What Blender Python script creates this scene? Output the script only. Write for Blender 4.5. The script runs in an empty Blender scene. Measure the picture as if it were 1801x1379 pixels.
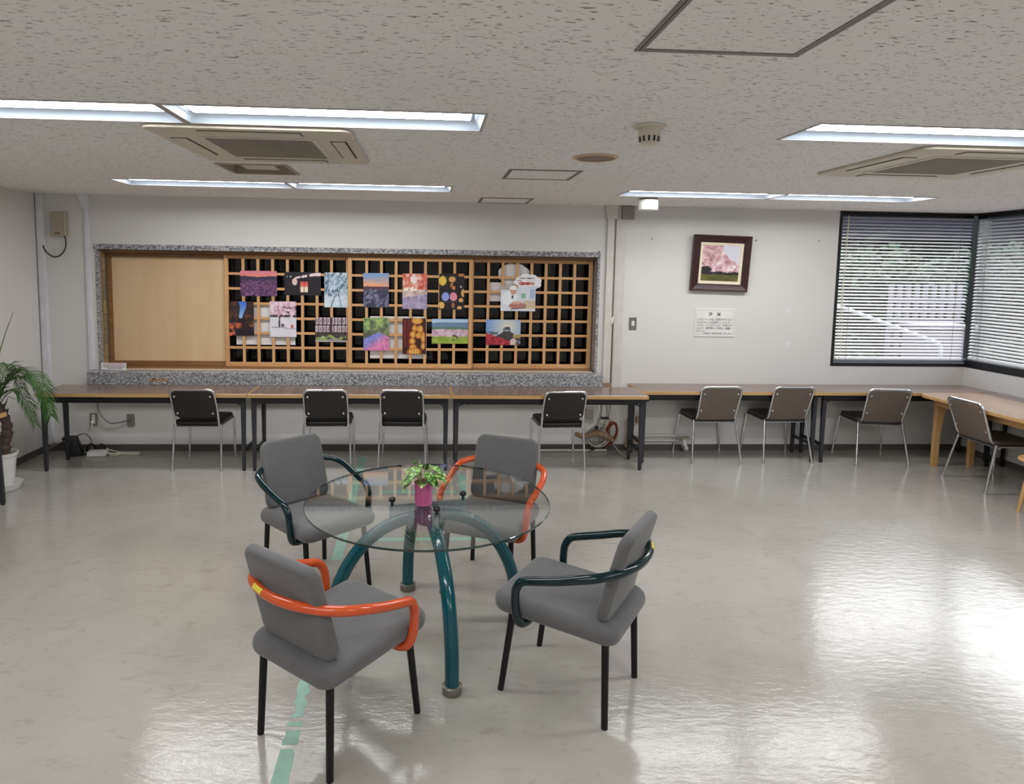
import bpy, bmesh, math, random
import numpy as np
from mathutils import Vector, Matrix
PI = math.pi
rnd = random.Random(7)
scn = bpy.context.scene
COL = scn.collection

# ------------------------------------------------------------------ helpers
def lin(c):
    return tuple((x / 12.92 if x <= .04045 else ((x + .055) / 1.055) ** 2.4) for x in c)

class MB:
    """collects shapes, then links them as one mesh object"""
    def __init__(s):
        s.v = []; s.f = []; s.m = []
    def add(s, vs, fs, mi=0):
        o = len(s.v)
        s.v += [tuple(p) for p in vs]
        s.f += [tuple(i + o for i in f) for f in fs]
        s.m += [mi] * len(fs)
        return s
    def box(s, x0, x1, y0, y1, z0, z1, mi=0, ch=0.0):
        if x0 > x1: x0, x1 = x1, x0
        if y0 > y1: y0, y1 = y1, y0
        if z0 > z1: z0, z1 = z1, z0
        if ch <= 0:
            v = [(x0,y0,z0),(x1,y0,z0),(x1,y1,z0),(x0,y1,z0),(x0,y0,z1),(x1,y0,z1),(x1,y1,z1),(x0,y1,z1)]
            return s.add(v, [(0,3,2,1),(4,5,6,7),(0,1,5,4),(1,2,6,5),(2,3,7,6),(3,0,4,7)], mi)
        c = min(ch, (x1-x0)*.22, (y1-y0)*.22, (z1-z0)*.45); rings = []
        for z, i in ((z0, c), (z0 + c, 0), (z1 - c, 0), (z1, c)):
            p, q, r, t = x0+i, x1-i, y0+i, y1-i
            rings.append([(p+c,r,z),(q-c,r,z),(q,r+c,z),(q,t-c,z),(q-c,t,z),(p+c,t,z),(p,t-c,z),(p,r+c,z)])
        return s.loft(rings, mi)
    def loft(s, rings, mi=0, caps=True, closed=True):
        n = len(rings[0]); v = [p for r in rings for p in r]; f = []
        for k in range(len(rings) - 1):
            for i in range(n if closed else n - 1):
                j = (i + 1) % n
                f.append((k*n+i, k*n+j, (k+1)*n+j, (k+1)*n+i))
        if caps and closed:
            f.append(tuple(reversed(range(n)))); f.append(tuple((len(rings)-1)*n + i for i in range(n)))
        return s.add(v, f, mi)
    def tube(s, pts, r, seg=10, closed=False, mi=0, caps=True):
        P = [Vector(p) for p in pts]; n = len(P)
        R = r if isinstance(r, (list, tuple)) else [r] * n
        T = []
        for i in range(n):
            if closed: d = P[(i+1) % n] - P[i-1]
            else: d = P[min(i+1, n-1)] - P[max(i-1, 0)]
            T.append(d.normalized() if d.length > 1e-9 else Vector((0,0,1)))
        u = T[0].orthogonal().normalized(); rings = []
        for i in range(n):
            u = (u - T[i] * u.dot(T[i]))
            u = u.normalized() if u.length > 1e-6 else T[i].orthogonal().normalized()
            w = T[i].cross(u)
            rings.append([tuple(P[i] + (u*math.cos(2*PI*k/seg) + w*math.sin(2*PI*k/seg)) * R[i]) for k in range(seg)])
        if closed:
            rings.append(rings[0]); return s.loft(rings, mi, caps=False)
        return s.loft(rings, mi, caps=caps)
    def rod(s, a, b, r, seg=10, mi=0, r2=None):
        return s.tube([a, b], [r, r if r2 is None else r2], seg, mi=mi)
    def bar(s, a, b, w, h, up=(0,0,1), mi=0, w2=None, h2=None):
        a = Vector(a); b = Vector(b); d = (b - a).normalized(); u = Vector(up)
        u = (u - d*u.dot(d)); u = u.normalized() if u.length > 1e-6 else d.orthogonal().normalized()
        x = d.cross(u); rings = []
        for p, ww, hh in ((a, w, h), (b, w2 or w, h2 or h)):
            rings.append([tuple(p + x*sx*ww/2 + u*sz*hh/2) for sx, sz in ((-1,-1),(1,-1),(1,1),(-1,1))])
        return s.loft(rings, mi)
    def lathe(s, prof, c=(0,0,0), seg=24, mi=0, caps=True):
        return s.loft([[(c[0]+r*math.cos(2*PI*k/seg), c[1]+r*math.sin(2*PI*k/seg), c[2]+z) for k in range(seg)] for r, z in prof], mi, caps=caps)
    def prism(s, poly, z0, z1, mi=0):
        return s.loft([[(x, y, z0) for x, y in poly], [(x, y, z1) for x, y in poly]], mi)
    def cushion(s, outline, z0, z1, er, seg=5, mi=0, fn=None):
        """outline(inset) -> 2d points; quarter-round edges of radius er"""
        rings = []
        prof = [(er*(1-math.sin(a)), z0 + er*(1-math.cos(a))) for a in [PI/2*i/seg for i in range(seg+1)]]
        prof += [(er*(1-math.cos(a)), z1 - er*(1-math.sin(a))) for a in [PI/2*i/seg for i in range(seg+1)]]
        for ins, z in prof:
            rings.append([(x, y, z) for x, y in outline(ins)])
        if fn: rings = [[fn(*p) for p in r] for r in rings]
        return s.loft(rings, mi)
    def mapv(s, fn):
        s.v = [fn(*p) for p in s.v]; return s
    def build(s, name, mats, parent=None, smooth=None, loc=None, fix=True):
        me = bpy.data.meshes.new(name)
        me.from_pydata(s.v, [], s.f)
        if not isinstance(mats, (list, tuple)): mats = [mats]
        for m in mats: me.materials.append(m)
        for p, mi in zip(me.polygons, s.m): p.material_index = mi
        if fix:
            b = bmesh.new(); b.from_mesh(me); bmesh.ops.recalc_face_normals(b, faces=b.faces); b.to_mesh(me); b.free()
        if smooth:
            for p in me.polygons: p.use_smooth = True
            me.set_sharp_from_angle(angle=math.radians(smooth))
        me.update()
        o = bpy.data.objects.new(name, me); COL.objects.link(o)
        if parent is not None: o.parent = parent
        if loc is not None: o.location = loc
        return o

def rrect(w, d, r, n=6):
    """rounded rectangle outline as a function of inset"""
    def f(i=0):
        hw, hd, rr = w/2 - i, d/2 - i, max(r - i, .002); o = []
        for cx, cy, a0 in ((hw-rr, hd-rr, 0), (-hw+rr, hd-rr, PI/2), (-hw+rr, -hd+rr, PI), (hw-rr, -hd+rr, 1.5*PI)):
            for k in range(n+1):
                a = a0 + PI/2*k/n; o.append((cx + rr*math.cos(a), cy + rr*math.sin(a)))
        return o
    return f

def spline(P, n=8, closed=False):
    P = [Vector(p) for p in P]; m = len(P); out = []
    for i in range(m if closed else m-1):
        p0 = P[i-1] if (closed or i > 0) else P[0]*2 - P[1]
        p1 = P[i]; p2 = P[(i+1) % m]
        p3 = P[(i+2) % m] if (closed or i+2 < m) else P[m-1]*2 - P[m-2]
        for k in range(n):
            t = k/n
            out.append(tuple(.5*((2*p1) + (p2-p0)*t + (2*p0-5*p1+4*p2-p3)*t*t + (3*p1-p0-3*p2+p3)*t**3)))
    if not closed: out.append(tuple(P[-1]))
    return out

def fillet(P, r, n=5):
    """polyline with rounded corners"""
    P = [Vector(p) for p in P]; out = [tuple(P[0])]
    for i in range(1, len(P)-1):
        a = (P[i-1]-P[i]); b = (P[i+1]-P[i]); k = min(r, a.length*.49, b.length*.49)
        A = P[i] + a.normalized()*k; B = P[i] + b.normalized()*k
        for j in range(n+1):
            t = j/n; out.append(tuple(A*(1-t)**2 + P[i]*2*t*(1-t) + B*t*t))
    out.append(tuple(P[-1])); return out

def tag(o, label=None, cat=None, group=None, kind=None):
    if label: o['label'] = label
    if cat: o['category'] = cat
    if group: o['group'] = group
    if kind: o['kind'] = kind
    return o
def empty(name, loc=(0,0,0), rz=0, label=None, cat=None, group=None):
    o = bpy.data.objects.new(name, None); COL.objects.link(o); o.empty_display_size = .1
    o.location = loc; o.rotation_euler = (0, 0, rz)
    return tag(o, label, cat, group)
def dup(o, parent=None):
    c = o.copy(); COL.objects.link(c)
    if parent is not None: c.parent = parent
    for ch in [x for x in COL.objects if x.parent == o]: dup(ch, c)
    return c

# ------------------------------------------------------------------ materials
def mat(name):
    m = bpy.data.materials.new(name); m.use_nodes = True
    nt = m.node_tree; return m, nt, nt.nodes['Principled BSDF']
def N(nt, t, **kw):
    n = nt.nodes.new(t)
    for k, v in kw.items():
        if k in n.inputs: n.inputs[k].default_value = v
        else: setattr(n, k, v)
    return n
def ramp(nt, fac, stops, interp='LINEAR'):
    r = nt.nodes.new('ShaderNodeValToRGB'); e = r.color_ramp.elements; r.color_ramp.interpolation = interp
    while len(e) < len(stops): e.new(.5)
    for el, (p, c) in zip(e, stops):
        el.position = p; el.color = (*c, 1) if len(c) == 3 else c
    nt.links.new(fac, r.inputs['Fac']); return r
def coords(nt, scale=(1,1,1), rot=(0,0,0)):
    t = N(nt, 'ShaderNodeTexCoord'); mp = N(nt, 'ShaderNodeMapping')
    mp.inputs['Scale'].default_value = scale; mp.inputs['Rotation'].default_value = rot
    nt.links.new(t.outputs['Object'], mp.inputs['Vector']); return mp.outputs['Vector']
def pm(name, c, rough=.5, metal=0., var=.06, scale=9., spec=.5, bump=0., bscale=120., coat=0.):
    """plain procedural surface: slight tone variation and optional fine bump; c is an sRGB colour"""
    m, nt, b = mat(name); c = lin(c)
    v = coords(nt)
    nz = N(nt, 'ShaderNodeTexNoise', Scale=scale, Detail=3.); nt.links.new(v, nz.inputs['Vector'])
    r = ramp(nt, nz.outputs['Fac'], [(.3, tuple(x*(1-var) for x in c)), (.7, tuple(min(1, x*(1+var)) for x in c))])
    nt.links.new(r.outputs['Color'], b.inputs['Base Color'])
    b.inputs['Roughness'].default_value = rough; b.inputs['Metallic'].default_value = metal
    b.inputs['Specular IOR Level'].default_value = spec
    if coat: b.inputs['Coat Weight'].default_value = coat; b.inputs['Coat Roughness'].default_value = .08
    if bump:
        n2 = N(nt, 'ShaderNodeTexNoise', Scale=bscale, Detail=2.); nt.links.new(v, n2.inputs['Vector'])
        bp = N(nt, 'ShaderNodeBump', Strength=bump, Distance=.002)
        nt.links.new(n2.outputs['Fac'], bp.inputs['Height']); nt.links.new(bp.outputs['Normal'], b.inputs['Normal'])
    return m
def wood(name, c1, c2, axis=0, rough=.4, sc=1., coat=0.):
    m, nt, b = mat(name)
    s = [26*sc]*3; s[axis] = 2.2*sc
    v = coords(nt, tuple(s))
    nz = N(nt, 'ShaderNodeTexNoise', Scale=1., Detail=5., Roughness=.6, Distortion=.6); nt.links.new(v, nz.inputs['Vector'])
    r = ramp(nt, nz.outputs['Fac'], [(.3, lin(c1)), (.7, lin(c2))])
    nt.links.new(r.outputs['Color'], b.inputs['Base Color']); b.inputs['Roughness'].default_value = rough
    if coat: b.inputs['Coat Weight'].default_value = coat; b.inputs['Coat Roughness'].default_value = .12
    return m
def emit(name, c, s):
    m = bpy.data.materials.new(name); m.use_nodes = True; nt = m.node_tree; nt.nodes.clear()
    e = N(nt, 'ShaderNodeEmission', Strength=s); e.inputs['Color'].default_value = (*c, 1)
    o = N(nt, 'ShaderNodeOutputMaterial'); nt.links.new(e.outputs[0], o.inputs['Surface']); return m
def glass(name, tint, refl=1.0, ior=1.5):
    """clear sheet: what is behind shows through, the surface mirrors by Fresnel"""
    m = bpy.data.materials.new(name); m.use_nodes = True; nt = m.node_tree; nt.nodes.clear()
    t = N(nt, 'ShaderNodeBsdfTransparent'); t.inputs['Color'].default_value = (*tint, 1)
    g = N(nt, 'ShaderNodeBsdfGlossy', Roughness=.0)
    g.inputs['Color'].default_value = (refl, refl, refl, 1)
    gm = N(nt, 'ShaderNodeNewGeometry'); io = N(nt, 'ShaderNodeMapRange'); io.inputs['To Min'].default_value = ior; io.inputs['To Max'].default_value = 1/ior
    f = N(nt, 'ShaderNodeFresnel'); nt.links.new(gm.outputs['Backfacing'], io.inputs['Value']); nt.links.new(io.outputs['Result'], f.inputs['IOR']); mx = N(nt, 'ShaderNodeMixShader'); o = N(nt, 'ShaderNodeOutputMaterial')
    nt.links.new(f.outputs[0], mx.inputs[0]); nt.links.new(t.outputs[0], mx.inputs[1]); nt.links.new(g.outputs[0], mx.inputs[2])
    nt.links.new(mx.outputs[0], o.inputs['Surface']); return m

M = {}
M['wall'] = pm('wall_paint', (.835,.83,.822), .75, var=.02, scale=1.2, bump=.12, bscale=260)
M['wallcloth'] = M['wall']
M['base'] = pm('baseboard_vinyl', (.34,.32,.305), .5)
M['black'] = pm('black_metal', (.085,.085,.095), .42, spec=.4)
M['charcoal'] = pm('charcoal_metal', (.19,.19,.21), .45, spec=.4)
M['chrome'] = pm('chrome', (.86,.86,.87), .12, 1., var=.02)
M['vinyl_black'] = pm('black_vinyl', (.085,.072,.072), .42, bump=.2, bscale=400)
M['panel_black'] = pm('dark_shell', (.14,.125,.125), .5)
M['panel_brown'] = pm('taupe_shell', (.42,.375,.335), .5)
M['vinyl_brown'] = pm('dark_brown_vinyl', (.24,.205,.19), .4)
M['rivet'] = pm('rivet_steel', (.80,.79,.76), .25, .8)
M['white_pl'] = pm('white_plastic', (.88,.88,.87), .4)
M['ivory_pl'] = pm('ivory_plastic', (.80,.775,.72), .45)
M['ivory_dk'] = pm('ivory_dusty', (.66,.625,.56), .6)
M['trunk'] = pm('trunking_plastic', (.84,.845,.87), .4)
M['trunkw'] = pm('painted_trunking', (.80,.785,.76), .5)
M['greybox'] = pm('grey_steel_box', (.56,.53,.51), .5)
M['dark'] = pm('dark_recess', (.03,.03,.032), .8)
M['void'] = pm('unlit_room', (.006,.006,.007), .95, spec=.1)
M['fabric'] = None
M['orange'] = pm('orange_lacquer', (.78,.31,.13), .2, var=.03, coat=.2)
M['green'] = pm('dark_green_lacquer', (.0,.125,.145), .12, var=.04)
M['teal'] = pm('teal_lacquer', (.0,.285,.325), .13, var=.04)
M['legblk'] = pm('black_leg_paint', (.04,.036,.04), .4, spec=.35)
M['tape'] = pm('green_tape', (.55,.70,.645), .45, var=.12, scale=14)
M['yellow'] = pm('yellow_sticker', (.86,.80,.25), .5)
M['clearcap'] = pm('smoked_plastic', (.42,.40,.37), .25)
M['pink'] = pm('pink_glaze', (.78,.34,.56), .22, var=.04, coat=.4)
M['soil'] = pm('soil', (.20,.13,.10), .9, var=.3, scale=60)
M['potwhite'] = pm('white_pot_plastic', (.87,.87,.86), .4)
M['bark'] = pm('palm_bark', (.37,.315,.29), .85, var=.35, scale=45, bump=.5, bscale=60)
M['palm'] = pm('palm_leaf', (.20,.35,.14), .45, var=.3, scale=12)
M['palmdk'] = pm('palm_rachis', (.36,.44,.22), .5)
M['paper'] = pm('white_paper', (.86,.86,.87), .6, var=.02)
M['ink'] = pm('black_ink', (.12,.12,.12), .6)
M['redink'] = pm('red_ink', (.66,.16,.16), .6)
M['frame_dk'] = wood('mahogany_frame', (.17,.085,.075), (.24,.12,.105), 0, .3)
M['liner'] = pm('cream_liner', (.90,.865,.76), .6)
M['track'] = wood('brown_oak_track', (.47,.33,.20), (.58,.42,.27), 0, .45)
M['cedar'] = wood('cedar_lattice', (.76,.57,.38), (.85,.67,.47), 2, .45)
M['cedarx'] = wood('cedar_lattice_long', (.76,.57,.38), (.85,.67,.47), 0, .45)
M['ply'] = wood('pale_plywood', (.82,.70,.54), (.855,.745,.60), 2, .5, .25)
M['tabletop'] = wood('brown_laminate', (.40,.315,.265), (.46,.365,.31), 0, .22, .7, coat=.35)
M['tabletop_x'] = wood('light_brown_laminate', (.58,.46,.35), (.66,.53,.41), 1, .25, .6, coat=.3)
M['edge'] = wood('ochre_edge', (.70,.55,.35), (.79,.64,.44), 0, .45)
M['oak'] = wood('light_oak', (.70,.54,.34), (.80,.64,.43), 2, .4)
M['oak_y'] = wood('light_oak_long', (.70,.54,.34), (.80,.64,.43), 1, .4)
M['blind'] = pm('blind_slat', (.86,.86,.86), .35, var=.02)
nt_ = M['blind'].node_tree; b_ = nt_.nodes['Principled BSDF']; tl_ = nt_.nodes.new('ShaderNodeBsdfTranslucent'); tl_.inputs['Color'].default_value = (.8, .8, .82, 1)
mx_ = nt_.nodes.new('ShaderNodeMixShader'); mx_.inputs[0].default_value = .35; nt_.links.new(b_.outputs[0], mx_.inputs[1]); nt_.links.new(tl_.outputs[0], mx_.inputs[2]); nt_.links.new(mx_.outputs[0], nt_.nodes['Material Output'].inputs['Surface'])
M['cordw'] = pm('ivory_cord', (.86,.84,.78), .5)
M['cordg'] = pm('grey_cable', (.45,.44,.42), .5)
M['cordk'] = pm('black_cable', (.07,.07,.075), .5)
M['cordo'] = pm('orange_cable', (.52,.25,.18), .55)
M['winblack'] = pm('black_window_frame', (.055,.05,.06), .35)
M['alu'] = pm('grey_aluminium', (.66,.67,.73), .4, .3)
M['reflector'] = pm('white_reflector', (.84,.90,.97), .4, var=.01)
M['rim'] = pm('white_fixture_rim', (.70,.69,.70), .5, var=.01)
M['lamp'] = emit('lit_lamp', (1., .99, .985), 34.0)
M['hatch'] = pm('hatch_frame_metal', (.50,.475,.455), .45, .3)
M['grille'] = pm('grille_dusty', (.62,.59,.545), .6)
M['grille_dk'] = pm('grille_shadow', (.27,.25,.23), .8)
M['knob'] = pm('black_knob', (.05,.05,.055), .35)
M['stone'] = pm('pale_stone', (.70,.66,.67), .7, var=.05, scale=4)
M['tan'] = pm('masking_tan', (.60,.50,.40), .75, var=.15, scale=30)
M['orange_tape'] = pm('orange_residue', (.80,.62,.45), .6, var=.1, scale=60)
M['finmetal'] = pm('grey_fin_metal', (.60,.64,.66), .4, .2)
M['silver'] = pm('silver_metal', (.7,.7,.71), .3, .7)

def m_fabric():
    m, nt, b = mat('grey_wool_fabric'); v = coords(nt)
    n1 = N(nt, 'ShaderNodeTexNoise', Scale=320., Detail=3.); nt.links.new(v, n1.inputs['Vector'])
    n2 = N(nt, 'ShaderNodeTexNoise', Scale=7., Detail=3.); nt.links.new(v, n2.inputs['Vector'])
    ad = N(nt, 'ShaderNodeMath', operation='MULTIPLY_ADD'); ad.inputs[1].default_value = .35
    nt.links.new(n2.outputs['Fac'], ad.inputs[0]); nt.links.new(n1.outputs['Fac'], ad.inputs[2])
    r = ramp(nt, ad.outputs[0], [(.4, lin((.32,.32,.325))), (.95, lin((.415,.415,.42)))])
    nt.links.new(r.outputs['Color'], b.inputs['Base Color']); b.inputs['Roughness'].default_value = .75
    b.inputs['Specular IOR Level'].default_value = .15
    b.inputs['Sheen Weight'].default_value = .25
    bp = N(nt, 'ShaderNodeBump', Strength=.3, Distance=.0015); nt.links.new(n1.outputs['Fac'], bp.inputs['Height']); nt.links.new(bp.outputs['Normal'], b.inputs['Normal'])
    return m
M['fabric'] = m_fabric()

def m_ceiling():
    m, nt, b = mat('fissured_ceiling_board')
    v = coords(nt, (36, 120, 1)); w = coords(nt, (1, 1, 1))
    nz = N(nt, 'ShaderNodeTexNoise', Scale=1., Detail=2.5, Roughness=.5, Distortion=.6); nt.links.new(v, nz.inputs['Vector'])
    mask = ramp(nt, nz.outputs['Fac'], [(.618, (0,0,0)), (.665, (1,1,1))])
    n2 = N(nt, 'ShaderNodeTexNoise', Scale=1.1, Detail=2.); nt.links.new(w, n2.inputs['Vector'])
    base = ramp(nt, n2.outputs['Fac'], [(.3, lin((.925,.925,.925))), (.7, lin((.94,.94,.94)))])
    mx = N(nt, 'ShaderNodeMix', data_type='RGBA'); nt.links.new(mask.outputs['Color'], mx.inputs['Factor'])
    nt.links.new(base.outputs['Color'], mx.inputs['A']); mx.inputs['B'].default_value = (*lin((.57,.56,.555)), 1)
    nt.links.new(mx.outputs['Result'], b.inputs['Base Color']); b.inputs['Roughness'].default_value = .9
    b.inputs['Specular IOR Level'].default_value = .2
    iv = N(nt, 'ShaderNodeMath', operation='SUBTRACT'); iv.inputs[0].default_value = 1.; nt.links.new(mask.outputs['Color'], iv.inputs[1])
    bp = N(nt, 'ShaderNodeBump', Strength=.3, Distance=.002); nt.links.new(iv.outputs[0], bp.inputs['Height']); nt.links.new(bp.outputs['Normal'], b.inputs['Normal'])
    return m
M['ceiling'] = m_ceiling()

def m_floor():
    m, nt, b = mat('waxed_vinyl_floor'); v = coords(nt)
    n1 = N(nt, 'ShaderNodeTexNoise', Scale=1.3, Detail=6., Roughness=.62, Distortion=.8); nt.links.new(v, n1.inputs['Vector'])
    vs = coords(nt, (3., 7., 1), (0, 0, .5))
    n2 = N(nt, 'ShaderNodeTexNoise', Scale=2.2, Detail=7., Roughness=.7, Distortion=1.2); nt.links.new(vs, n2.inputs['Vector'])
    r1 = ramp(nt, n1.outputs['Fac'], [(.3, lin((.605,.592,.562))), (.5, lin((.64,.627,.598))), (.72, lin((.665,.653,.625)))])
    r2 = ramp(nt, n2.outputs['Fac'], [(.33, (.82,.81,.79)), (.45, (1,1,1)), (.62, (1,1,1)), (.75, (.93,.925,.91))])
    mx = N(nt, 'ShaderNodeMix', data_type='RGBA', blend_type='MULTIPLY'); mx.inputs['Factor'].default_value = .85
    nt.links.new(r1.outputs['Color'], mx.inputs['A']); nt.links.new(r2.outputs['Color'], mx.inputs['B'])
    # small dark scuffs
    n3 = N(nt, 'ShaderNodeTexNoise', Scale=9., Detail=6., Roughness=.75); nt.links.new(vs, n3.inputs['Vector'])
    r3 = ramp(nt, n3.outputs['Fac'], [(.69, (1,1,1)), (.78, (.62,.61,.60))])
    mx2 = N(nt, 'ShaderNodeMix', data_type='RGBA', blend_type='MULTIPLY'); mx2.inputs['Factor'].default_value = .7
    nt.links.new(mx.outputs['Result'], mx2.inputs['A']); nt.links.new(r3.outputs['Color'], mx2.inputs['B'])
    nt.links.new(mx2.outputs['Result'], b.inputs['Base Color'])
    rr = ramp(nt, n2.outputs['Fac'], [(.3, (.18,.18,.18)), (.7, (.085,.085,.085))])
    nt.links.new(rr.outputs['Color'], b.inputs['Roughness'])
    b.inputs['Specular IOR Level'].default_value = .62
    n4 = N(nt, 'ShaderNodeTexNoise', Scale=4., Detail=5., Roughness=.6); nt.links.new(vs, n4.inputs['Vector'])
    bp = N(nt, 'ShaderNodeBump', Strength=.16, Distance=.01); nt.links.new(n4.outputs['Fac'], bp.inputs['Height']); nt.links.new(bp.outputs['Normal'], b.inputs['Normal'])
    return m
M['floor'] = m_floor()

def m_granite():
    m, nt, b = mat('speckled_granite'); v = coords(nt)
    n1 = N(nt, 'ShaderNodeTexNoise', Scale=62., Detail=2., Roughness=.6, Distortion=.4); nt.links.new(v, n1.inputs['Vector'])
    r = ramp(nt, n1.outputs['Fac'], [(.36, lin((.36,.37,.39))), (.46, lin((.48,.49,.51))), (.53, lin((.63,.63,.64))), (.62, lin((.74,.74,.745)))])
    nt.links.new(r.outputs['Color'], b.inputs['Base Color']); b.inputs['Roughness'].default_value = .4
    return m
M['granite'] = m_granite()
def m_brick():
    m, nt, b = mat('tan_tile_jamb'); t = N(nt, 'ShaderNodeTexCoord')
    sp = N(nt, 'ShaderNodeSeparateXYZ'); cb = N(nt, 'ShaderNodeCombineXYZ')
    nt.links.new(t.outputs['Object'], sp.inputs[0]); nt.links.new(sp.outputs['Z'], cb.inputs['X']); nt.links.new(sp.outputs['Y'], cb.inputs['Y'])
    br = N(nt, 'ShaderNodeTexBrick', Scale=1.); nt.links.new(cb.outputs[0], br.inputs['Vector'])
    br.inputs['Color1'].default_value = (*lin((.66,.56,.40)), 1); br.inputs['Color2'].default_value = (*lin((.50,.46,.38)), 1)
    br.inputs['Mortar'].default_value = (*lin((.30,.27,.22)), 1)
    br.inputs['Brick Width'].default_value = .14; br.inputs['Row Height'].default_value = .06; br.inputs['Mortar Size'].default_value = .004
    nt.links.new(br.outputs['Color'], b.inputs['Base Color']); b.inputs['Roughness'].default_value = .6
    return m
M['brick'] = m_brick()
def m_leafvar():
    m, nt, b = mat('variegated_leaf'); v = coords(nt)
    n1 = N(nt, 'ShaderNodeTexNoise', Scale=55., Detail=3., Distortion=1.); nt.links.new(v, n1.inputs['Vector'])
    r = ramp(nt, n1.outputs['Fac'], [(.40, lin((.16,.36,.14))), (.52, lin((.36,.56,.24))), (.60, lin((.72,.82,.50)))])
    nt.links.new(r.outputs['Color'], b.inputs['Base Color']); b.inputs['Roughness'].default_value = .35
    return m
M['pothos'] = m_leafvar()
def m_foliage(name, c1, c2, sc):
    m, nt, b = mat(name); v = coords(nt)
    n1 = N(nt, 'ShaderNodeTexNoise', Scale=sc, Detail=5., Roughness=.7); nt.links.new(v, n1.inputs['Vector'])
    r = ramp(nt, n1.outputs['Fac'], [(.35, lin(c1)), (.68, lin(c2))]); nt.links.new(r.outputs['Color'], b.inputs['Base Color'])
    b.inputs['Roughness'].default_value = .55; return m
M['shrub'] = m_foliage('shrub_leaves', (.06,.10,.06), (.27,.40,.22), 3.)
M['paving'] = m_foliage('grey_paving', (.48,.47,.47), (.58,.56,.57), 6.)
M['eave'] = pm('dark_soffit', (.20,.18,.22), .7)
def m_attr(name, rough=.45):
    m, nt, b = mat(name); a = N(nt, 'ShaderNodeVertexColor'); a.layer_name = 'Col'
    nz = N(nt, 'ShaderNodeTexNoise', Scale=300.); nt.links.new(coords(nt), nz.inputs['Vector'])
    r = ramp(nt, nz.outputs['Fac'], [(.3, (.97,.97,.97)), (.7, (1,1,1))])
    mx = N(nt, 'ShaderNodeMix', data_type='RGBA', blend_type='MULTIPLY'); mx.inputs['Factor'].default_value = 1.
    nt.links.new(a.outputs['Color'], mx.inputs['A']); nt.links.new(r.outputs['Color'], mx.inputs['B'])
    nt.links.new(mx.outputs['Result'], b.inputs['Base Color']); b.inputs['Roughness'].default_value = rough; return m
M['print'] = m_attr('printed_photo')
M['paint'] = m_attr('oil_painting', .5)
M['glass_top'] = glass('table_glass', (.965,.985,.978), 1.0, 1.52)
M['glass_win'] = glass('window_glass', (.93,.95,.95), 1.0, 1.45)
def m_glassedge():
    m, nt, b = mat('green_glass_edge'); v = coords(nt)
    nz = N(nt, 'ShaderNodeTexNoise', Scale=4.); nt.links.new(v, nz.inputs['Vector'])
    r = ramp(nt, nz.outputs['Fac'], [(.3, lin((.10,.17,.155))), (.7, lin((.16,.25,.23)))])
    nt.links.new(r.outputs['Color'], b.inputs['Base Color']); b.inputs['Roughness'].default_value = .05
    b.inputs['Specular IOR Level'].default_value = .9
    return m
M['glass_edge'] = m_glassedge()

# ------------------------------------------------------------------ dimensions (metres; +Y runs to the back wall)
XL, XR, YB, YF, ZC = -3.695, 5.574, 6.537, -3.6, 2.465
def struct(o):
    o['kind'] = 'structure'; return o

# floor, ceiling (with openings for the recessed lights), walls
struct(MB().box(XL-.3, XR+.3, YF-.2, YB+.3, -.12, 0).build('floor', M['floor']))
LROWS = [(5.28, 5.648), (2.817, 3.161), (.35, .69), (-2.12, -1.78)]
LBANK = {0: [(-2.445, -1.135), (-1.115, .16), (1.585, 2.875), (2.895, 4.15)],
         1: [(-2.42, -1.12), (-1.095, .225), (1.665, 2.965), (2.985, 4.28)],
         2: [(-2.42, -1.11), (-1.09, .22), (1.62, 2.92), (2.94, 4.24)],
         3: [(-2.42, -1.11), (-1.09, .22), (1.62, 2.92), (2.94, 4.24)]}
VENT = (-1.36, -.93, 4.37, 4.79)
holes = [(x0, x1, *LROWS[k]) for k in LBANK for x0, x1 in LBANK[k]] + [VENT]
xs = sorted({XL-.3, XR+.3, *[h[0] for h in holes], *[h[1] for h in holes]})
ys = sorted({YF-.2, YB+.3, *[h[2] for h in holes], *[h[3] for h in holes]})
c = MB()
for a, b in zip(xs, xs[1:]):
    for d, e in zip(ys, ys[1:]):
        mx_, my_ = (a+b)/2, (d+e)/2
        if not any(h[0] < mx_ < h[1] and h[2] < my_ < h[3] for h in holes):
            c.add([(a,d,ZC),(b,d,ZC),(b,e,ZC),(a,e,ZC)], [(0,3,2,1)])
c.box(XL-.3, XR+.3, YF-.2, YB+.3, ZC+.16, ZC+.2)
struct(c.build('ceiling', M['ceiling'], fix=False))

def wall_boxes(lo, hi, z0, z1, hs, mk):
    us = sorted({lo, hi, *[h[0] for h in hs], *[h[1] for h in hs]}); zs = sorted({z0, z1, *[h[2] for h in hs], *[h[3] for h in hs]})
    for a, b in zip(us, us[1:]):
        for d, e in zip(zs, zs[1:]):
            m1, m2 = (a+b)/2, (d+e)/2
            if not any(h[0] < m1 < h[1] and h[2] < m2 < h[3] for h in hs): mk(a, b, d, e)
OP = (-3.165, 1.665, .80, 1.955)           # opening of the lattice window
WB = (4.122, XR+.25, .885, ZC)             # corner window, back wall
w = MB(); wall_boxes(XL-.25, XR+.25, 0, ZC+.16, [OP, (WB[0], WB[1]+.1, WB[2], ZC+.2)], lambda a, b, d, e: w.box(a, b, YB, YB+.26, d, e))
struct(w.build('wall_back', M['wall']))
w = MB().box(XL-.25, XL, YF, YB, 0, ZC+.16); struct(w.build('wall_left', M['wall']))
WR = (1.1, YB+.25, .885, ZC+.2)
w = MB(); wall_boxes(YF, YB, 0, ZC+.16, [WR], lambda a, b, d, e: w.box(XR, XR+.25, a, b, d, e))
struct(w.build('wall_right', M['wall']))
struct(MB().box(XL-.25, XR+.25, YF-.2, YF, 0, ZC+.16).build('wall_front', M['wall']))
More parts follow.
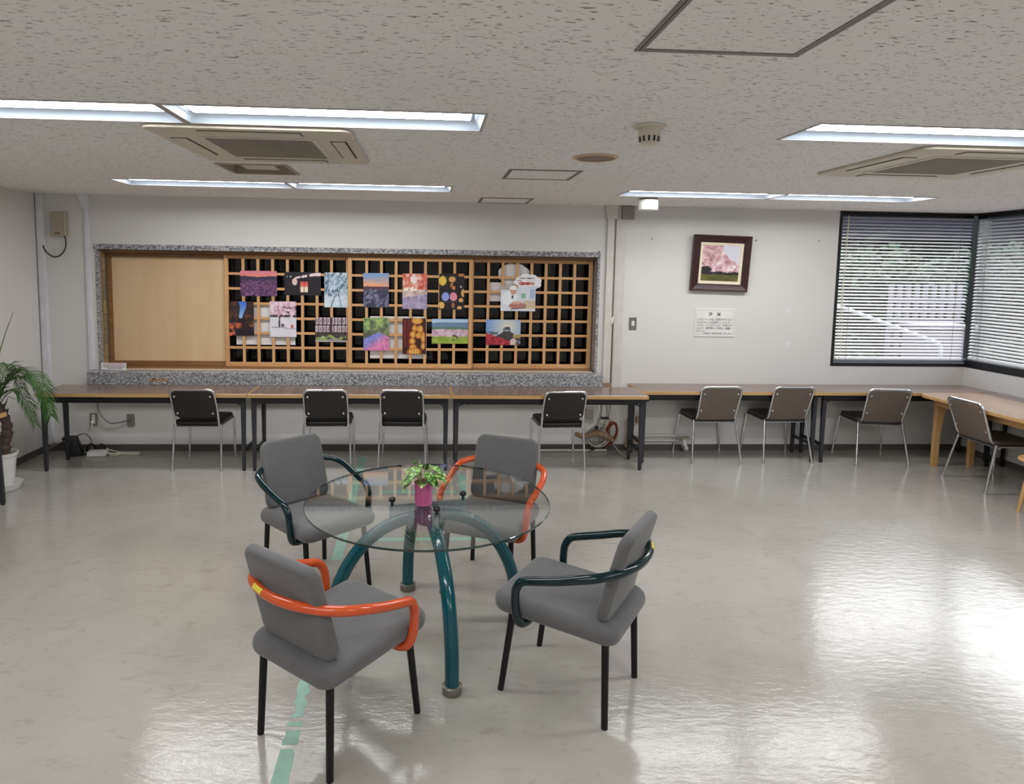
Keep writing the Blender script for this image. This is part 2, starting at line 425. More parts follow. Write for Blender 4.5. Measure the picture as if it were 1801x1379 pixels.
struct(MB().box(XL+.008, XR-.008, YB-.008, YB, 0, .062, ch=.002).build('baseboard_back', M['base']))
struct(MB().box(XL, XL+.008, YF+.01, YB, 0, .062, ch=.002).build('baseboard_left', M['base']))
struct(MB().box(XR-.008, XR, YF+.01, YB, 0, .062, ch=.002).build('baseboard_right', M['base']))

# granite surround and sill of the opening
g = MB(); t = .045
g.box(OP[0]-.03, OP[1]+.02, YB-.012, YB+.10, OP[3], OP[3]+.05, ch=.003)
g.box(OP[0]-.014, OP[0]+.006, YB-.012, YB+.05, OP[2], OP[3], ch=.003)
g.box(OP[1]-.006, OP[1]+.02, YB-.012, YB+.10, OP[2], OP[3], ch=.003)
struct(g.build('trim_1', M['granite']))
struct(MB().box(OP[0], OP[0]+.012, YB+.05, YB+.135, OP[2], OP[3]).build('trim_2', M['brick']))
struct(MB().box(-3.235, 1.718, 6.40, YB+.12, .672, .80, ch=.006).build('trim_3', M['granite']))
struct(MB().box(OP[0]+.02, OP[1]-.02, YB-.01, YB+.24, .80, .803).build('trim_4', pm('beige_sill_top', (.80,.755,.68), .5)))

# dark room behind the lattice, its glass
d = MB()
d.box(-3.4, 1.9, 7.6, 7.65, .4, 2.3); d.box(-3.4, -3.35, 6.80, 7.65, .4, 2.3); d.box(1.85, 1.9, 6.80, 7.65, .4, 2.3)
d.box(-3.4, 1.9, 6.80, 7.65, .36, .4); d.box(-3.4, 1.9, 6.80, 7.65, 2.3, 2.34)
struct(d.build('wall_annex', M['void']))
wn = empty('window_3'); wn['kind'] = 'structure'
MB().box(-1.98, 1.64, 6.775, 6.781, .83, 1.93).build('pane', glass('dark_room_glass', (.8,.8,.8), 1., 1.33), wn)
fr = MB(); fr.box(-3.16, 1.66, 6.765, 6.795, .803, .84); fr.box(-3.16, 1.66, 6.765, 6.795, 1.92, 1.955)
for x in (-3.16, -2.0, -.81, .40, 1.625): fr.box(x, x+.035, 6.765, 6.795, .84, 1.92)
fr.build('frame', M['winblack'], wn)
o = MB().box(OP[0]+.012, OP[1]-.006, 6.61, 6.70, .803, .818).box(OP[0]+.012, OP[1]-.006, 6.61, 6.70, 1.925, 1.955).build('trim_5', M['track']); struct(o)

# ------------------------------------------------------------------ plywood board and the three sliding lattices
o = empty('plywood_panel', (-2.575, 6.70, .818), 0, 'pale plywood sheet in a brown wooden frame filling the left of the wall opening', 'board')
MB().box(-.535, .56, -.006, .006, .05, 1.072).build('board', M['ply'], o)
f = MB(); f.box(-.575, -.53, -.016, .016, 0, 1.105, ch=.002); f.box(-.53, .56, -.016, .016, 0, .05, ch=.002); f.box(-.53, .56, -.016, .016, 1.07, 1.105, ch=.002)
f.build('frame', M['track'], o)
def lattice(name, x0, x1, y, label):
    r = empty(name, ((x0+x1)/2, y, .818), 0, label, 'lattice screen', 'sliding wooden lattice screens')
    w_ = (x1-x0)/2; h = 1.105; st = .038
    MB().box(-w_, -w_+st, -.016, .016, 0, h, ch=.003).build('stile', M['cedar'], r)
    MB().box(w_-st, w_, -.016, .016, 0, h, ch=.003).build('stile', M['cedar'], r)
    MB().box(-w_+st, w_-st, -.015, .015, 0, .045, ch=.003).build('rail', M['cedarx'], r)
    MB().box(-w_+st, w_-st, -.015, .015, h-.035, h, ch=.003).build('rail', M['cedarx'], r)
    gx = MB(); n = 8; px = (2*w_-2*st)/n; pz = (h-.08)/7
    for k in range(1, n):
        x = -w_+st+px*k; gx.box(x-.0135, x+.0135, -.011, .006, .045, h-.035, mi=0)
    for k in range(1, 7):
        z = .045+pz*k; gx.box(-w_+st, w_-st, -.013, .008, z-.012, z+.012, mi=1)
    gx.build('grid', [M['cedar'], M['cedarx']], r)
    return r
lattice('lattice_screen', -2.022, -.797, 6.675, 'wooden lattice screen beside the plywood sheet, holding six photo prints')
lattice('lattice_screen', -.812, .425, 6.635, 'middle wooden lattice screen standing in front of its neighbours, six prints on it')
lattice('lattice_screen', .40, 1.645, 6.675, 'wooden lattice screen at the window side with the castle print and white cut-out poster')

# ------------------------------------------------------------------ photo prints
def hsh(ix, iy, s): 
    a = np.sin(ix*127.1 + iy*311.7 + s*74.7) * 43758.5453
    return a - np.floor(a)
def vn(x, y, s=0):
    ix, iy = np.floor(x), np.floor(y); fx, fy = x-ix, y-iy
    fx = fx*fx*(3-2*fx); fy = fy*fy*(3-2*fy)
    return (hsh(ix,iy,s)*(1-fx)+hsh(ix+1,iy,s)*fx)*(1-fy) + (hsh(ix,iy+1,s)*(1-fx)+hsh(ix+1,iy+1,s)*fx)*fy
def fbm(x, y, s=0, o=4):
    r = 0; a = .5; t_ = 0; x = x + y*0; y = y + x*0
    for k in range(o): x, y = .8*x-.6*y+3.1, .6*x+.8*y+1.7; r = r + a*vn(x*2**k, y*2**k, s+k); t_ += a; a *= .58
    return r/t_
def mixc(a, b, t_):
    t_ = np.clip(t_, 0, 1)[..., None]; return np.asarray(a)*(1-t_) + np.asarray(b)*t_
def C(c, like): return np.broadcast_to(np.array(c, float), like.shape + (3,)).copy()
def put(img, c, mask):
    return mixc(img, C(c, mask) if np.ndim(c) == 1 else c, mask.astype(float))
def blob(u, v, cu, cv, ru, rv): return ((u-cu)/ru)**2 + ((v-cv)/rv)**2 < 1

def a_lavender(u, v):
    sky = mixc(C((.93,.55,.42), u), C((.86,.52,.60), u), (v-.72)/.28 + .4*(fbm(u*3, v*12, 1)-.5))
    fld = mixc(C((.26,.14,.27), u), C((.62,.42,.62), u), (fbm(u*26*(1.2-v), v*34, 2)-.35)*2.4)
    fld = mixc(fld, C((.20,.15,.24), u), np.clip((v-.5)*3, 0, .7))
    i = np.where((v > .74+.03*fbm(u*5, u*0, 3))[..., None], sky, fld)
    return put(i, (.22,.19,.30), (v > .64) & (v < .78+.10*(fbm(u*4, u*0, 4)-.5)))
def a_lanterns(u, v):
    i = C((.07,.05,.10), u) + (fbm(u*8, v*8, 5)*.05)[..., None]
    arc = .90 - .28*np.clip(.85-u, 0, 1)
    i = put(i, (.93,.85,.86), (np.abs(v-arc) < .05*(.4+u)) & (u > .3) & (vn(u*22, u*0, 2) > .3))
    i = put(i, (.90,.78,.76), blob(u, v, .28, .58, .07, .15))
    for cu in (.49, .60):
        i = put(i, (.95,.88,.78), (np.abs(u-cu) < .048) & (v > .14) & (v < .60))
        i = np.where(((np.abs(u-cu) < .048) & (v > .36) & (v < .60))[..., None], mixc(C((.93,.55,.45), u), C((.83,.30,.28), u), (v-.36)/.2), i)
    return put(i, (.8,.8,.85), (np.abs(v-.8) < .03) & (u < .2) & (vn(u*25, v*0, 3) > .55))
def a_snow(u, v):
    i = mixc(C((.55,.65,.73), u), C((.85,.91,.95), u), (fbm(u*14+v*6, v*11-u*5, 6)-.25)*1.9)
    i = put(i, (.36,.46,.54), (v > .42) & (fbm(u*10-v*8, v*9, 7) > .60))
    g_ = v < .36; i = np.where(g_[..., None], mixc(C((.70,.78,.85), u), C((.90,.93,.96), u), fbm(u*5, v*18, 8)), i)
    i = put(i, (.46,.55,.66), g_ & (np.abs(u-.45-(.36-v)*-.5) < .03)); i = put(i, (.50,.58,.68), g_ & (np.abs(u-.62-(.3-v)*.25) < .02))
    i = put(i, (.12,.13,.16), (np.abs(v-.36) < .04) & ((np.abs(u-.5) < .02) | (np.abs(u-.58) < .015)))
    return put(i, (.40,.45,.50), (np.abs(v-.37) < .05) & (np.abs(u-.2) < .15) & (fbm(u*20, v*20, 3) > .5))
def a_canyon(u, v):
    i = mixc(C((.13,.09,.12), u), C((.47,.27,.20), u), (fbm(u*5, v*9, 9)-.35)*2.2)
    sk = (np.abs(u-.52-.05*np.sin(v*9)) < .06+.22*np.clip(v-.55, 0, .4)) & (v > .52)
    i = np.where(sk[..., None], mixc(C((.62,.78,.95), u), C((.22,.42,.78), u), (v-.5)*2), i)
    lo = v < .38; i = np.where(lo[..., None], mixc(C((.16,.08,.10), u), C((.88,.46,.30), u), (fbm(u*6, v*10, 10)-.36)*3.2), i)
    return put(i, (.12,.09,.13), (v < .17+.10*u) & (u > .25))
def a_snowcherry(u, v):
    i = mixc(C((.90,.88,.91), u), C((.84,.84,.89), u), fbm(u*5, v*8, 11))
    cr = v > .56; i = np.where(cr[..., None], mixc(C((.80,.62,.70), u), C((.96,.90,.93), u), (fbm(u*12, v*14, 12)-.3)*2), i)
    i = put(i, (.20,.17,.20), (v > .54) & (v < .86) & (fbm(u*13, v*16, 13) > .63)); i = put(i, (.25,.23,.26), (v > .55) & (v < .62) & (vn(u*12, v*8, 4) > .45))
    i = put(i, (.25,.20,.22), (np.abs(u-.36-.05*(v-.4)) < .03) & (v > .28) & (v < .6))
    i = put(i, (.45,.42,.47), (np.abs(v-.27) < .015) & (u > .05) & (u < .62)); i = put(i, (.30,.28,.32), blob(u, v, .48, .33, .07, .04))
    i = put(i, (.75,.36,.32), blob(u, v, .84, .30, .05, .055)); return put(i, (.62,.58,.64), (np.abs(v-.235) < .015) & (u > .55))
def a_pots(u, v):
    i = C((.21,.16,.18), u) + (fbm(u*12, v*12, 14)*.10)[..., None]
    for v0, v1, ph in ((.72, .99, 0.), (.40, .66, .1)):
        s = np.mod(u*8.5+ph, 1.); m_ = (v > v0) & (v < v1) & (s > .16) & (s < .86) & ~((np.abs(u-.50) < .03))
        i = put(i, (.83,.76,.80), m_); i = put(i, (.38,.32,.36), m_ & (np.abs(s-.5) < .13) & (np.abs(v-(v0+v1)/2) < .08))
    m_ = v < .30; i = np.where((m_ & (fbm(u*9, v*9, 15) > .5))[..., None], mixc(C((.36,.48,.22), u), C((.78,.85,.60), u), fbm(u*18, v*18, 16)), i)
    return put(i, (.70,.66,.66), (v < .06) | ((v > .08) & (v < .12) & (np.abs(u-.55) < .15)))
def a_seasunset(u, v):
    sky = mixc(C((.95,.66,.48), u), C((.50,.63,.80), u), (v-.60)/.32 + .7*(fbm(u*4, v*13, 17)-.5))
    lo = mixc(C((.20,.20,.29), u), C((.56,.56,.68), u), (fbm(u*9+v*5, v*14-u*6, 18)-.33)*2.4)
    i = np.where((v > .58)[..., None], sky, lo)
    return put(i, (.36,.22,.28), (v > .54) & (v < .595+.03*fbm(u*6, u*0, 3)))
def a_maple(u, v):
    up = mixc(C((.80,.33,.24), u), C((.97,.84,.80), u), (fbm(u*10, v*12, 19)-.30)*2.2)
    i = np.where((v > .55)[..., None], up, mixc(C((.62,.52,.52), u), C((.95,.88,.84), u), fbm(u*6, v*9, 20)))
    i = put(i, (.95,.88,.87), blob(u, v, .45, .84, .14, .12)); i = put(i, (.99,.93,.86), blob(u, v, .3, .55, .3, .06))
    lo = v < .33+.08*u; i = np.where(lo[..., None], mixc(C((.46,.42,.57), u), C((.80,.76,.85), u), fbm(u*7, v*9, 21)), i)
    return put(i, (.45,.28,.30), (v > .3) & (fbm(u*16, v*16, 22) > .70))
def a_umbrellas(u, v):
    i = C((.075,.05,.065), u) + (fbm(u*9, v*9, 23)*.05)[..., None]
    for cu, cv, ru, rv, c_ in ((.14,.80,.15,.13,(.90,.76,.30)),(.52,.84,.14,.08,(.85,.62,.36)),(.88,.97,.12,.06,(.72,.50,.30)),(.97,.46,.09,.11,(.85,.65,.35)),(.88,.26,.09,.06,(.88,.68,.42)),
                               (.10,.12,.12,.09,(.90,.72,.38)),(.56,.12,.06,.08,(.66,.42,.28)),(.82,.05,.10,.05,(.85,.66,.42)),(.88,.63,.04,.03,(.70,.72,.78))):
        i = put(i, c_, blob(u, v, cu, cv, ru, rv))
    i = put(i, (.80,.52,.28), (np.abs(u-.55) < .10) & (np.abs(v-.65) < .09) & (vn(u*16, v*18, 5) > .4))
    for cu, c1, c2 in ((.26, (.36,.45,.85), (.75,.80,.97)), (.58, (.85,.30,.42), (.95,.78,.84))):
        rr_ = np.hypot((u-cu)/.15, (v-.36)/.12); i = np.where((rr_ < 1)[..., None], mixc(C(c1, u), C(c2, u), .5+.5*np.sin(rr_*12+np.arctan2(v-.36, u-cu))), i)
    return put(i, (.30,.26,.45), (np.abs(v-.22) < .012) & (u > .2) & (u < .75))
def a_hydrangea(u, v):
    i = mixc(C((.33,.35,.30), u), C((.66,.80,.46), u), (fbm(u*8, v*8, 24)-.3)*2 + (v-.75)*1.2)
    m_ = v < .56-.35*np.abs(u-.6)
    fl = mixc(mixc(C((.36,.45,.80), u), C((.66,.62,.88), u), fbm(u*12, v*12, 25)), mixc(C((.80,.36,.62), u), C((.95,.68,.82), u), fbm(u*13, v*13, 26)), (u-.25)*2.2 - (v-.28)*4)
    return put(np.where(m_[..., None], fl, i), (.40,.45,.38), m_ & (fbm(u*18, v*18, 27) > .72))
def a_gold(u, v):
    i = C((.20,.06,.06), u) + (fbm(u*9, v*9, 28)*.08)[..., None]
    for cu in (.10, .27): i = put(i, (.45,.12,.10), (np.abs(u-cu) < .05) & (v > .2) & (v < .95))
    i = put(i, (.40,.11,.09), (np.abs(v-.68) < .03) & (u < .35))
    for cu, cv, ru, rv in ((.62,.93,.30,.12),(.52,.72,.15,.12),(.75,.70,.17,.13),(.45,.55,.17,.12),(.70,.52,.20,.11),(.88,.45,.12,.22),(.42,.36,.17,.12),(.45,.16,.20,.15),(.50,.05,.38,.15),(.88,.22,.12,.13)):
        rr_ = np.hypot((u-cu)/(ru*.86), (v-cv)/(rv*.86)); m_ = rr_ < 1
        i = np.where(m_[..., None], mixc(C((.97,.83,.45), u), C((.80,.48,.14), u), rr_*.75 + .5*(fbm(u*30, v*30, 29)-.4)), i)
        i = put(i, (.62,.30,.12), m_ & ((rr_ > .85) | (np.abs(np.mod((u-cu)/ru*3.2 + .5, 1)-.5) < .10) & (np.abs((v-cv)/rv) < .6)))
    return i
def a_cherryfield(u, v):
    sky = mixc(C((.80,.88,.93), u), C((.62,.77,.90), u), (v-.8)*5)
    i = put(sky, (.42,.54,.66), v < .86+.10*(fbm(u*3, u*0, 30)-.5)); i = put(i, (.36,.50,.40), v < .66+.08*(fbm(u*5, u*0, 31)-.5))
    pk = v < .57+.07*(fbm(u*8, u*0, 32)-.4); i = np.where(pk[..., None], mixc(C((.72,.58,.66), u), C((.95,.87,.91), u), (fbm(u*14, v*14, 33)-.25)*1.8), i)
    gr = v < .29+.05*(fbm(u*7, u*0, 34)-.5); i = np.where(gr[..., None], mixc(C((.42,.55,.20), u), C((.78,.82,.36), u), fbm(u*7, v*10, 35)), i)
    return put(i, (.30,.32,.26), (np.abs(u-.65) < .08) & (v > .12) & (v < .36) & (fbm(u*14, v*12, 36) > .5))
def a_castle(u, v):
    ang = np.arctan2(v-.72, u-.62); i = mixc(C((.93,.90,.80), u), C((.45,.62,.86), u), np.hypot(u-.62, (v-.70)*.7)*1.6 + .12*np.sin(ang*22))
    i = put(i, (.26,.25,.24), (v < .56-.75*np.abs(u-.62)+.06*fbm(u*12, v*4, 37)) & (v > .16))
    i = put(i, (.30,.33,.38), (np.abs(u-.60) < .10) & (v > .52) & (v < .66)); i = put(i, (.78,.78,.76), (np.abs(u-.60) < .07) & (v > .56) & (v < .60))
    i = put(i, (.27,.30,.36), (np.abs(u-.62) < .07) & (v > .62) & (v < .72)); i = put(i, (.40,.40,.40), (v < .52) & (v > .40) & (u < .30+.1*v) & (fbm(u*16, v*12, 38) > .35))
    rd = (v < .44-.42*u+.05*fbm(u*10, u*0, 39)); i = np.where(rd[..., None], mixc(C((.50,.10,.14), u), C((.87,.30,.36), u), (fbm(u*18, v*18, 40)-.3)*2), i)
    i = put(i, (.85,.76,.74), blob(u, v, .80, .10, .10, .16)); i = put(i, (.36,.36,.26), (u > .86) & (v < .40) & (fbm(u*10, v*10, 41) > .4))
    return put(i, (.66,.60,.36), (u > .78) & (v > .28) & (v < .40))
def a_workshop(u, v):     # cut-out poster: cloud with lettering above a man in white at a wooden mould
    i = C((.95,.95,.96), u)
    lo = v < .66
    i = np.where(lo[..., None], mixc(C((.78,.82,.90), u), C((.93,.94,.97), u), fbm(u*5, v*6, 42)), i)
    i = put(i, (.70,.66,.62), lo & (v > .55) & (u < .22)); i = put(i, (.55,.72,.62), (np.abs(u-.56) < .06) & (np.abs(v-.40) < .07)); i = put(i, (.70,.74,.88), (np.abs(u-.78) < .06) & (np.abs(v-.45) < .12))
    i = put(i, (.93,.95,.98), blob(u, v, .22, .32, .20, .20)); i = put(i, (.88,.66,.58), blob(u, v, .31, .52, .075, .095)); i = put(i, (.97,.97,.97), blob(u, v, .31, .61, .085, .055))
    i = put(i, (.20,.20,.24), blob(u, v, .29, .37, .025, .045)); i = put(i, (.62,.40,.36), (np.abs(u-.31) < .025) & (np.abs(v-.475) < .008))
    i = put(i, (.30,.22,.20), ((np.abs(u-.285) < .012) | (np.abs(u-.34) < .012)) & (np.abs(v-.535) < .008))
    i = put(i, (.82,.76,.64), (v < .28) & (v > .06) & (u > .55)); i = put(i, (.72,.50,.46), blob(u, v, .42, .14, .22, .085)); i = put(i, (.86,.66,.58), blob(u, v, .40, .22, .12, .04)); i = put(i, (.45,.32,.30), (np.abs(v-.055-.12*(u-.3)) < .012) & (u > .25) & (u < .62))
    up = v > .70
    i = put(i, (.22,.20,.22), (np.abs(v-.865) < .017) & (u > .46) & (u < .84) & (vn(u*70, v*50, 6) > .36)); i = put(i, (.35,.33,.35), (np.abs(v-.81) < .010) & (u > .62) & (u < .90) & (vn(u*90, v*60, 7) > .45))
    i = put(i, (.70,.30,.28), (np.abs(v-.80) < .012) & (u > .40) & (u < .50) & (vn(u*80, v*50, 8) > .4))
    band = (np.abs(v-.722) < .038+.006*np.sin(u*40)) & (u > .43) & (u < .82)
    i = put(i, (.70,.27,.26), band); return put(i, (.92,.80,.78), band & (np.abs(v-.722) < .02) & (vn(u*46, v*40, 9) > .58))
def a_painting(u, v):
    i = C((.84,.84,.89), u)
    bl = (v < .86-.62*np.clip(u-.40, 0, 1)+.22*(fbm(u*5, v*5, 43)-.5)) | ((u < .55) & (v > .6))
    i = np.where(bl[..., None], mixc(C((.72,.52,.55), u), C((.94,.84,.86), u), (fbm(u*9, v*11, 44)-.26)*2.1), i)
    i = put(i, (.55,.42,.45), bl & (fbm(u*11+v*4, v*11, 45) > .66)); i = put(i, (.93,.90,.93), bl & (v < .5) & (fbm(u*6, v*9, 46) > .64))
    dk = (v < .27+.10*(fbm(u*9, u*0, 47)-.5)) | (blob(u, v, .12, .32, .16, .09)); i = put(i, (.13,.12,.14), dk)
    gr = v < .15+.06*fbm(u*5, u*0, 48); return np.where(gr[..., None], mixc(C((.22,.26,.12), u), C((.50,.46,.20), u), fbm(u*5, v*9, 49)), i)

def print_mesh(name, w_, h, fn, parent, mat_, nx=64, ny=56, th=.002, back=True, y=0., mask=None):
    """flat printed sheet facing -Y, picture held in a colour attribute; white back and edges"""
    us = np.linspace(0, 1, nx); vs = np.linspace(0, 1, ny); U, V = np.meshgrid(us, vs)
    img = np.clip(fn(U, V), 0, 1); img = np.where(img <= .04045, img/12.92, ((img+.055)/1.055)**2.4)
    vv = [((u-.5)*w_, y, v*h) for v in vs for u in us]; ff = []
    for j in range(ny-1):
        for i in range(nx-1):
            if mask is None or mask[j:j+2, i:i+2].all(): ff.append((j*nx+i, j*nx+i+1, (j+1)*nx+i+1, (j+1)*nx+i))
    cols = [(*p, 1) for p in img.reshape(-1, 3)]
    if mask is None:
        b = len(vv); vv += [(sx*w_/2, y+dy, z) for dy in (0, th) for sx, z in ((-1,0),(1,0),(1,h),(-1,h))]
        ff += [(b,b+1,b+5,b+4), (b+1,b+2,b+6,b+5), (b+2,b+3,b+7,b+6), (b+3,b,b+4,b+7), (b+4,b+5,b+6,b+7)]; cols += [(.75,.75,.75,1)]*8
    else:
        b = len(vv); vv += [(x, yy+th, z) for x, yy, z in vv]; ff += [tuple(k+b for k in reversed(f_)) for f_ in list(ff)]; cols += [(.75,.75,.76,1)]*b
    me = bpy.data.meshes.new(name); me.from_pydata(vv, [], ff); me.materials.append(mat_)
    at = me.color_attributes.new('Col', 'FLOAT_COLOR', 'POINT'); at.data.foreach_set('color', np.array(cols, dtype=np.float32).ravel())
    if mask is not None:
        bm = bmesh.new(); bm.from_mesh(me); bmesh.ops.delete(bm, geom=[x for x in bm.verts if not x.link_faces], context='VERTS'); bm.to_mesh(me); bm.free()
    o = bpy.data.objects.new(name, me); COL.objects.link(o)
    if parent is not None: o.parent = parent
    return o
YR, YC = 6.657, 6.617
PR = [(-1.865,-1.511,1.524,1.771,YR,a_lavender,'photo print of a purple lavender field under an orange sky, on the lattice'),
 (-1.437,-1.083,1.536,1.766,YR,a_lanterns,'photo print of glowing red and white lanterns on a black night'),
 (-1.049,-.812,1.420,1.766,YR,a_snow,'pale blue photo print of a snowy tree avenue with walkers'),
 (-1.980,-1.738,1.127,1.468,YR,a_canyon,'photo print of a brown canyon with a blue gap of sky'),
 (-1.584,-1.326,1.119,1.473,YR,a_snowcherry,'photo print of pink blossom over white snowy ground'),
 (-1.140,-.822,1.073,1.320,YR,a_pots,'dark photo print with two rows of pale jars above green plants'),
 (-.659,-.407,1.428,1.767,YC,a_seasunset,'photo print of a sunset sky over dark tangled driftwood'),
 (-.274,-.030,1.416,1.767,YC,a_maple,'photo print of red maple leaves with sun rays over mauve rocks'),
 (.091,.339,1.415,1.773,YC,a_umbrellas,'black photo print with yellow lit umbrellas and a blue and a pink swirl'),
 (-.659,-.405,.996,1.324,YC,a_hydrangea,'photo print of blue and pink hydrangeas below green trees'),
 (-.271,-.037,.965,1.322,YC,a_gold,'photo print of golden glowing paper lanterns on dark red'),
 (.022,.384,1.072,1.320,YC,a_cherryfield,'photo print of blossom trees between blue hills and a yellow-green meadow'),
 (.567,.920,1.059,1.316,YR,a_castle,'photo print of a hilltop castle above red azaleas with sunbeams')]
for x0, x1, z0, z1, y, fn, lab in PR:
    po = print_mesh('photo_print', x1-x0, z1-z0, fn, None, M['print'], y=0)
    po.location = ((x0+x1)/2, y, z0); po.rotation_euler = (0, rnd.uniform(-.006, .006), 0)
    tag(po, lab, 'photo print', 'photo prints hung on the lattice screens')
# cut-out poster
n_ = 96; U, V = np.meshgrid(np.linspace(0,1,n_), np.linspace(0,1,n_))
cl = np.zeros_like(U, bool)
for cu, cv, ru, rv in ((.60,.90,.13,.10),(.75,.88,.14,.09),(.47,.82,.12,.10),(.40,.76,.10,.07),(.88,.80,.12,.10),(.90,.70,.09,.09),(.62,.76,.30,.12),(.78,.66,.16,.09)):
    cl |= blob(U, V, cu, cv, ru, rv)
msk = ((V < .60) & (U > .0) & (U < .86)) | cl | ((V < .68) & (U > .42) & (U < .86)) | blob(U, V, .31, .60, .09, .075) | ((V < .66-.2*U) & (U < .3))
po = print_mesh('cutout_poster', .415, .385, a_workshop, None, M['print'], n_, n_, th=.002, mask=msk)
po.location = (.918, YR, 1.405); tag(po, 'cut-out poster of a man in white at a mould, with a lettered white cloud', 'poster')
# plain sheets taped to the glass behind the lattice
for x0, x1, z0, z1, lab in ((-1.924,-1.345,1.035,1.436,'blank white sheet behind the lattice, below the canyon print'), (-.598,-.031,.912,1.337,'blank white sheet behind the middle lattice, around the golden lanterns print')):
    ys_ = 6.698 if x0 < -1 else 6.657
    tag(MB().box(x0, x1, ys_, ys_+.003, z0, z1).build('paper_sheet', M['paper']), lab, 'paper', 'blank sheets behind the lattice')
cp = MB(); poly = []
for k in range(48):
    a = 2*PI*k/48; r_ = 1 + .07*abs(math.sin(a*4)); poly.append((.845+.155*r_*math.cos(a), 1.775+.105*r_*math.sin(a)))
cp.loft([[(x, 6.697, z) for x, z in poly], [(x, 6.700, z) for x, z in poly]])
cp.box(.575, .92, 6.701, 6.704, 1.50, 1.69)
tag(cp.build('paper_sheet', M['paper']), 'blank cloud-shaped white backing seen behind the lattice, beside the cut-out poster', 'paper', 'blank sheets behind the lattice')

# ------------------------------------------------------------------ upholstered armchairs with a tube arm loop
def armchair(x, y, rz, paint, label, stick):
    r = empty('armchair', (x, y, 0), rz, label, 'armchair', 'grey armchairs around the glass table')
    def seatfn(px, py, pz):
        dish = .012*max(0, 1-(px/.2)**2)*max(0, 1-(py/.24)**2) if pz > .40 else 0
        return (px*(1-.04*max(0, -py/.27)), py, pz + .022*(py/.27)*.5 - dish)
    MB().cushion(rrect(.475, .555, .065), .352, .438, .040, 7, fn=seatfn).build('seat', M['fabric'], r, smooth=60)
    Lb = .375
    def outl(i):
        return [(a*(1-.055*(b/Lb+.5)), b + Lb/2) for a, b in rrect(.412, Lb, .05, 7)(i)]
    def backfn(px, ps, pt):
        k = ps/Lb; yy = -.207 - .045*k - .055*k*k; dy = -(.045 + .11*k)/.365
        n_ = math.hypot(1, dy)
        return (px, yy - pt/n_ + .25*px*px, .425 + .372*k + pt*dy/n_)
    MB().cushion(outl, -.026, .026, .022, 5, fn=backfn).build('backrest', M['fabric'], r, smooth=60)
    half = [(.13, .12, .338), (.195, .127, .336), (.232, .135, .35), (.250, .143, .39), (.257, .146, .45), (.261, .141, .505), (.266, .112, .547), (.271, .05, .567), (.275, -.04, .592), (.274, -.13, .620), (.252, -.205, .638), (.19, -.268, .647), (.10, -.306, .65)]
    pts = half + [(0, -.318, .65)] + [(-a, b, c_) for a, b, c_ in reversed(half)]
    q = spline(pts, 6); arm = MB().tube(q, .0185, 14).build('arm_loop', paint, r, smooth=50)
    if stick:
        n_ = len(q); c0 = n_//2 + stick; st = MB(); rows = []
        for i in range(c0, c0+5):
            P = Vector(q[i]); o_ = Vector((P.x, P.y, 0)).normalized()
            rows.append([tuple(P + (o_*math.cos(a) + Vector((0,0,1))*math.sin(a))*.0190) for a in (.1, .45, .8, 1.15)])
        st.loft(rows, closed=False); st.build('inventory_sticker', M['yellow'], arm, smooth=60, fix=False)
    for sx in (-1, 1):
        for fy in (-1, 1):
            MB().tube([(sx*.188, .19 if fy > 0 else -.222, .36), (sx*.2, fy*.235, .0)], [.0155, .0135], 12).build('leg', M['legblk'], r, smooth=50)
    return r
armchair(-.340, 2.526, -.700, M['orange'], 'grey armchair with orange arm tube, seen from behind, over the green floor tape', 3)
armchair(.6305, 2.748, .974, M['green'], 'grey armchair with dark green arm tube, seen from its side near the open floor', -9)
armchair(-.638, 3.7355, -2.417, M['green'], 'grey armchair with dark green arm tube, facing the camera across the table', 0)
armchair(.3635, 3.711, 2.702, M['orange'], 'grey armchair with orange arm tube, facing the camera, seen through the glass top', 0)

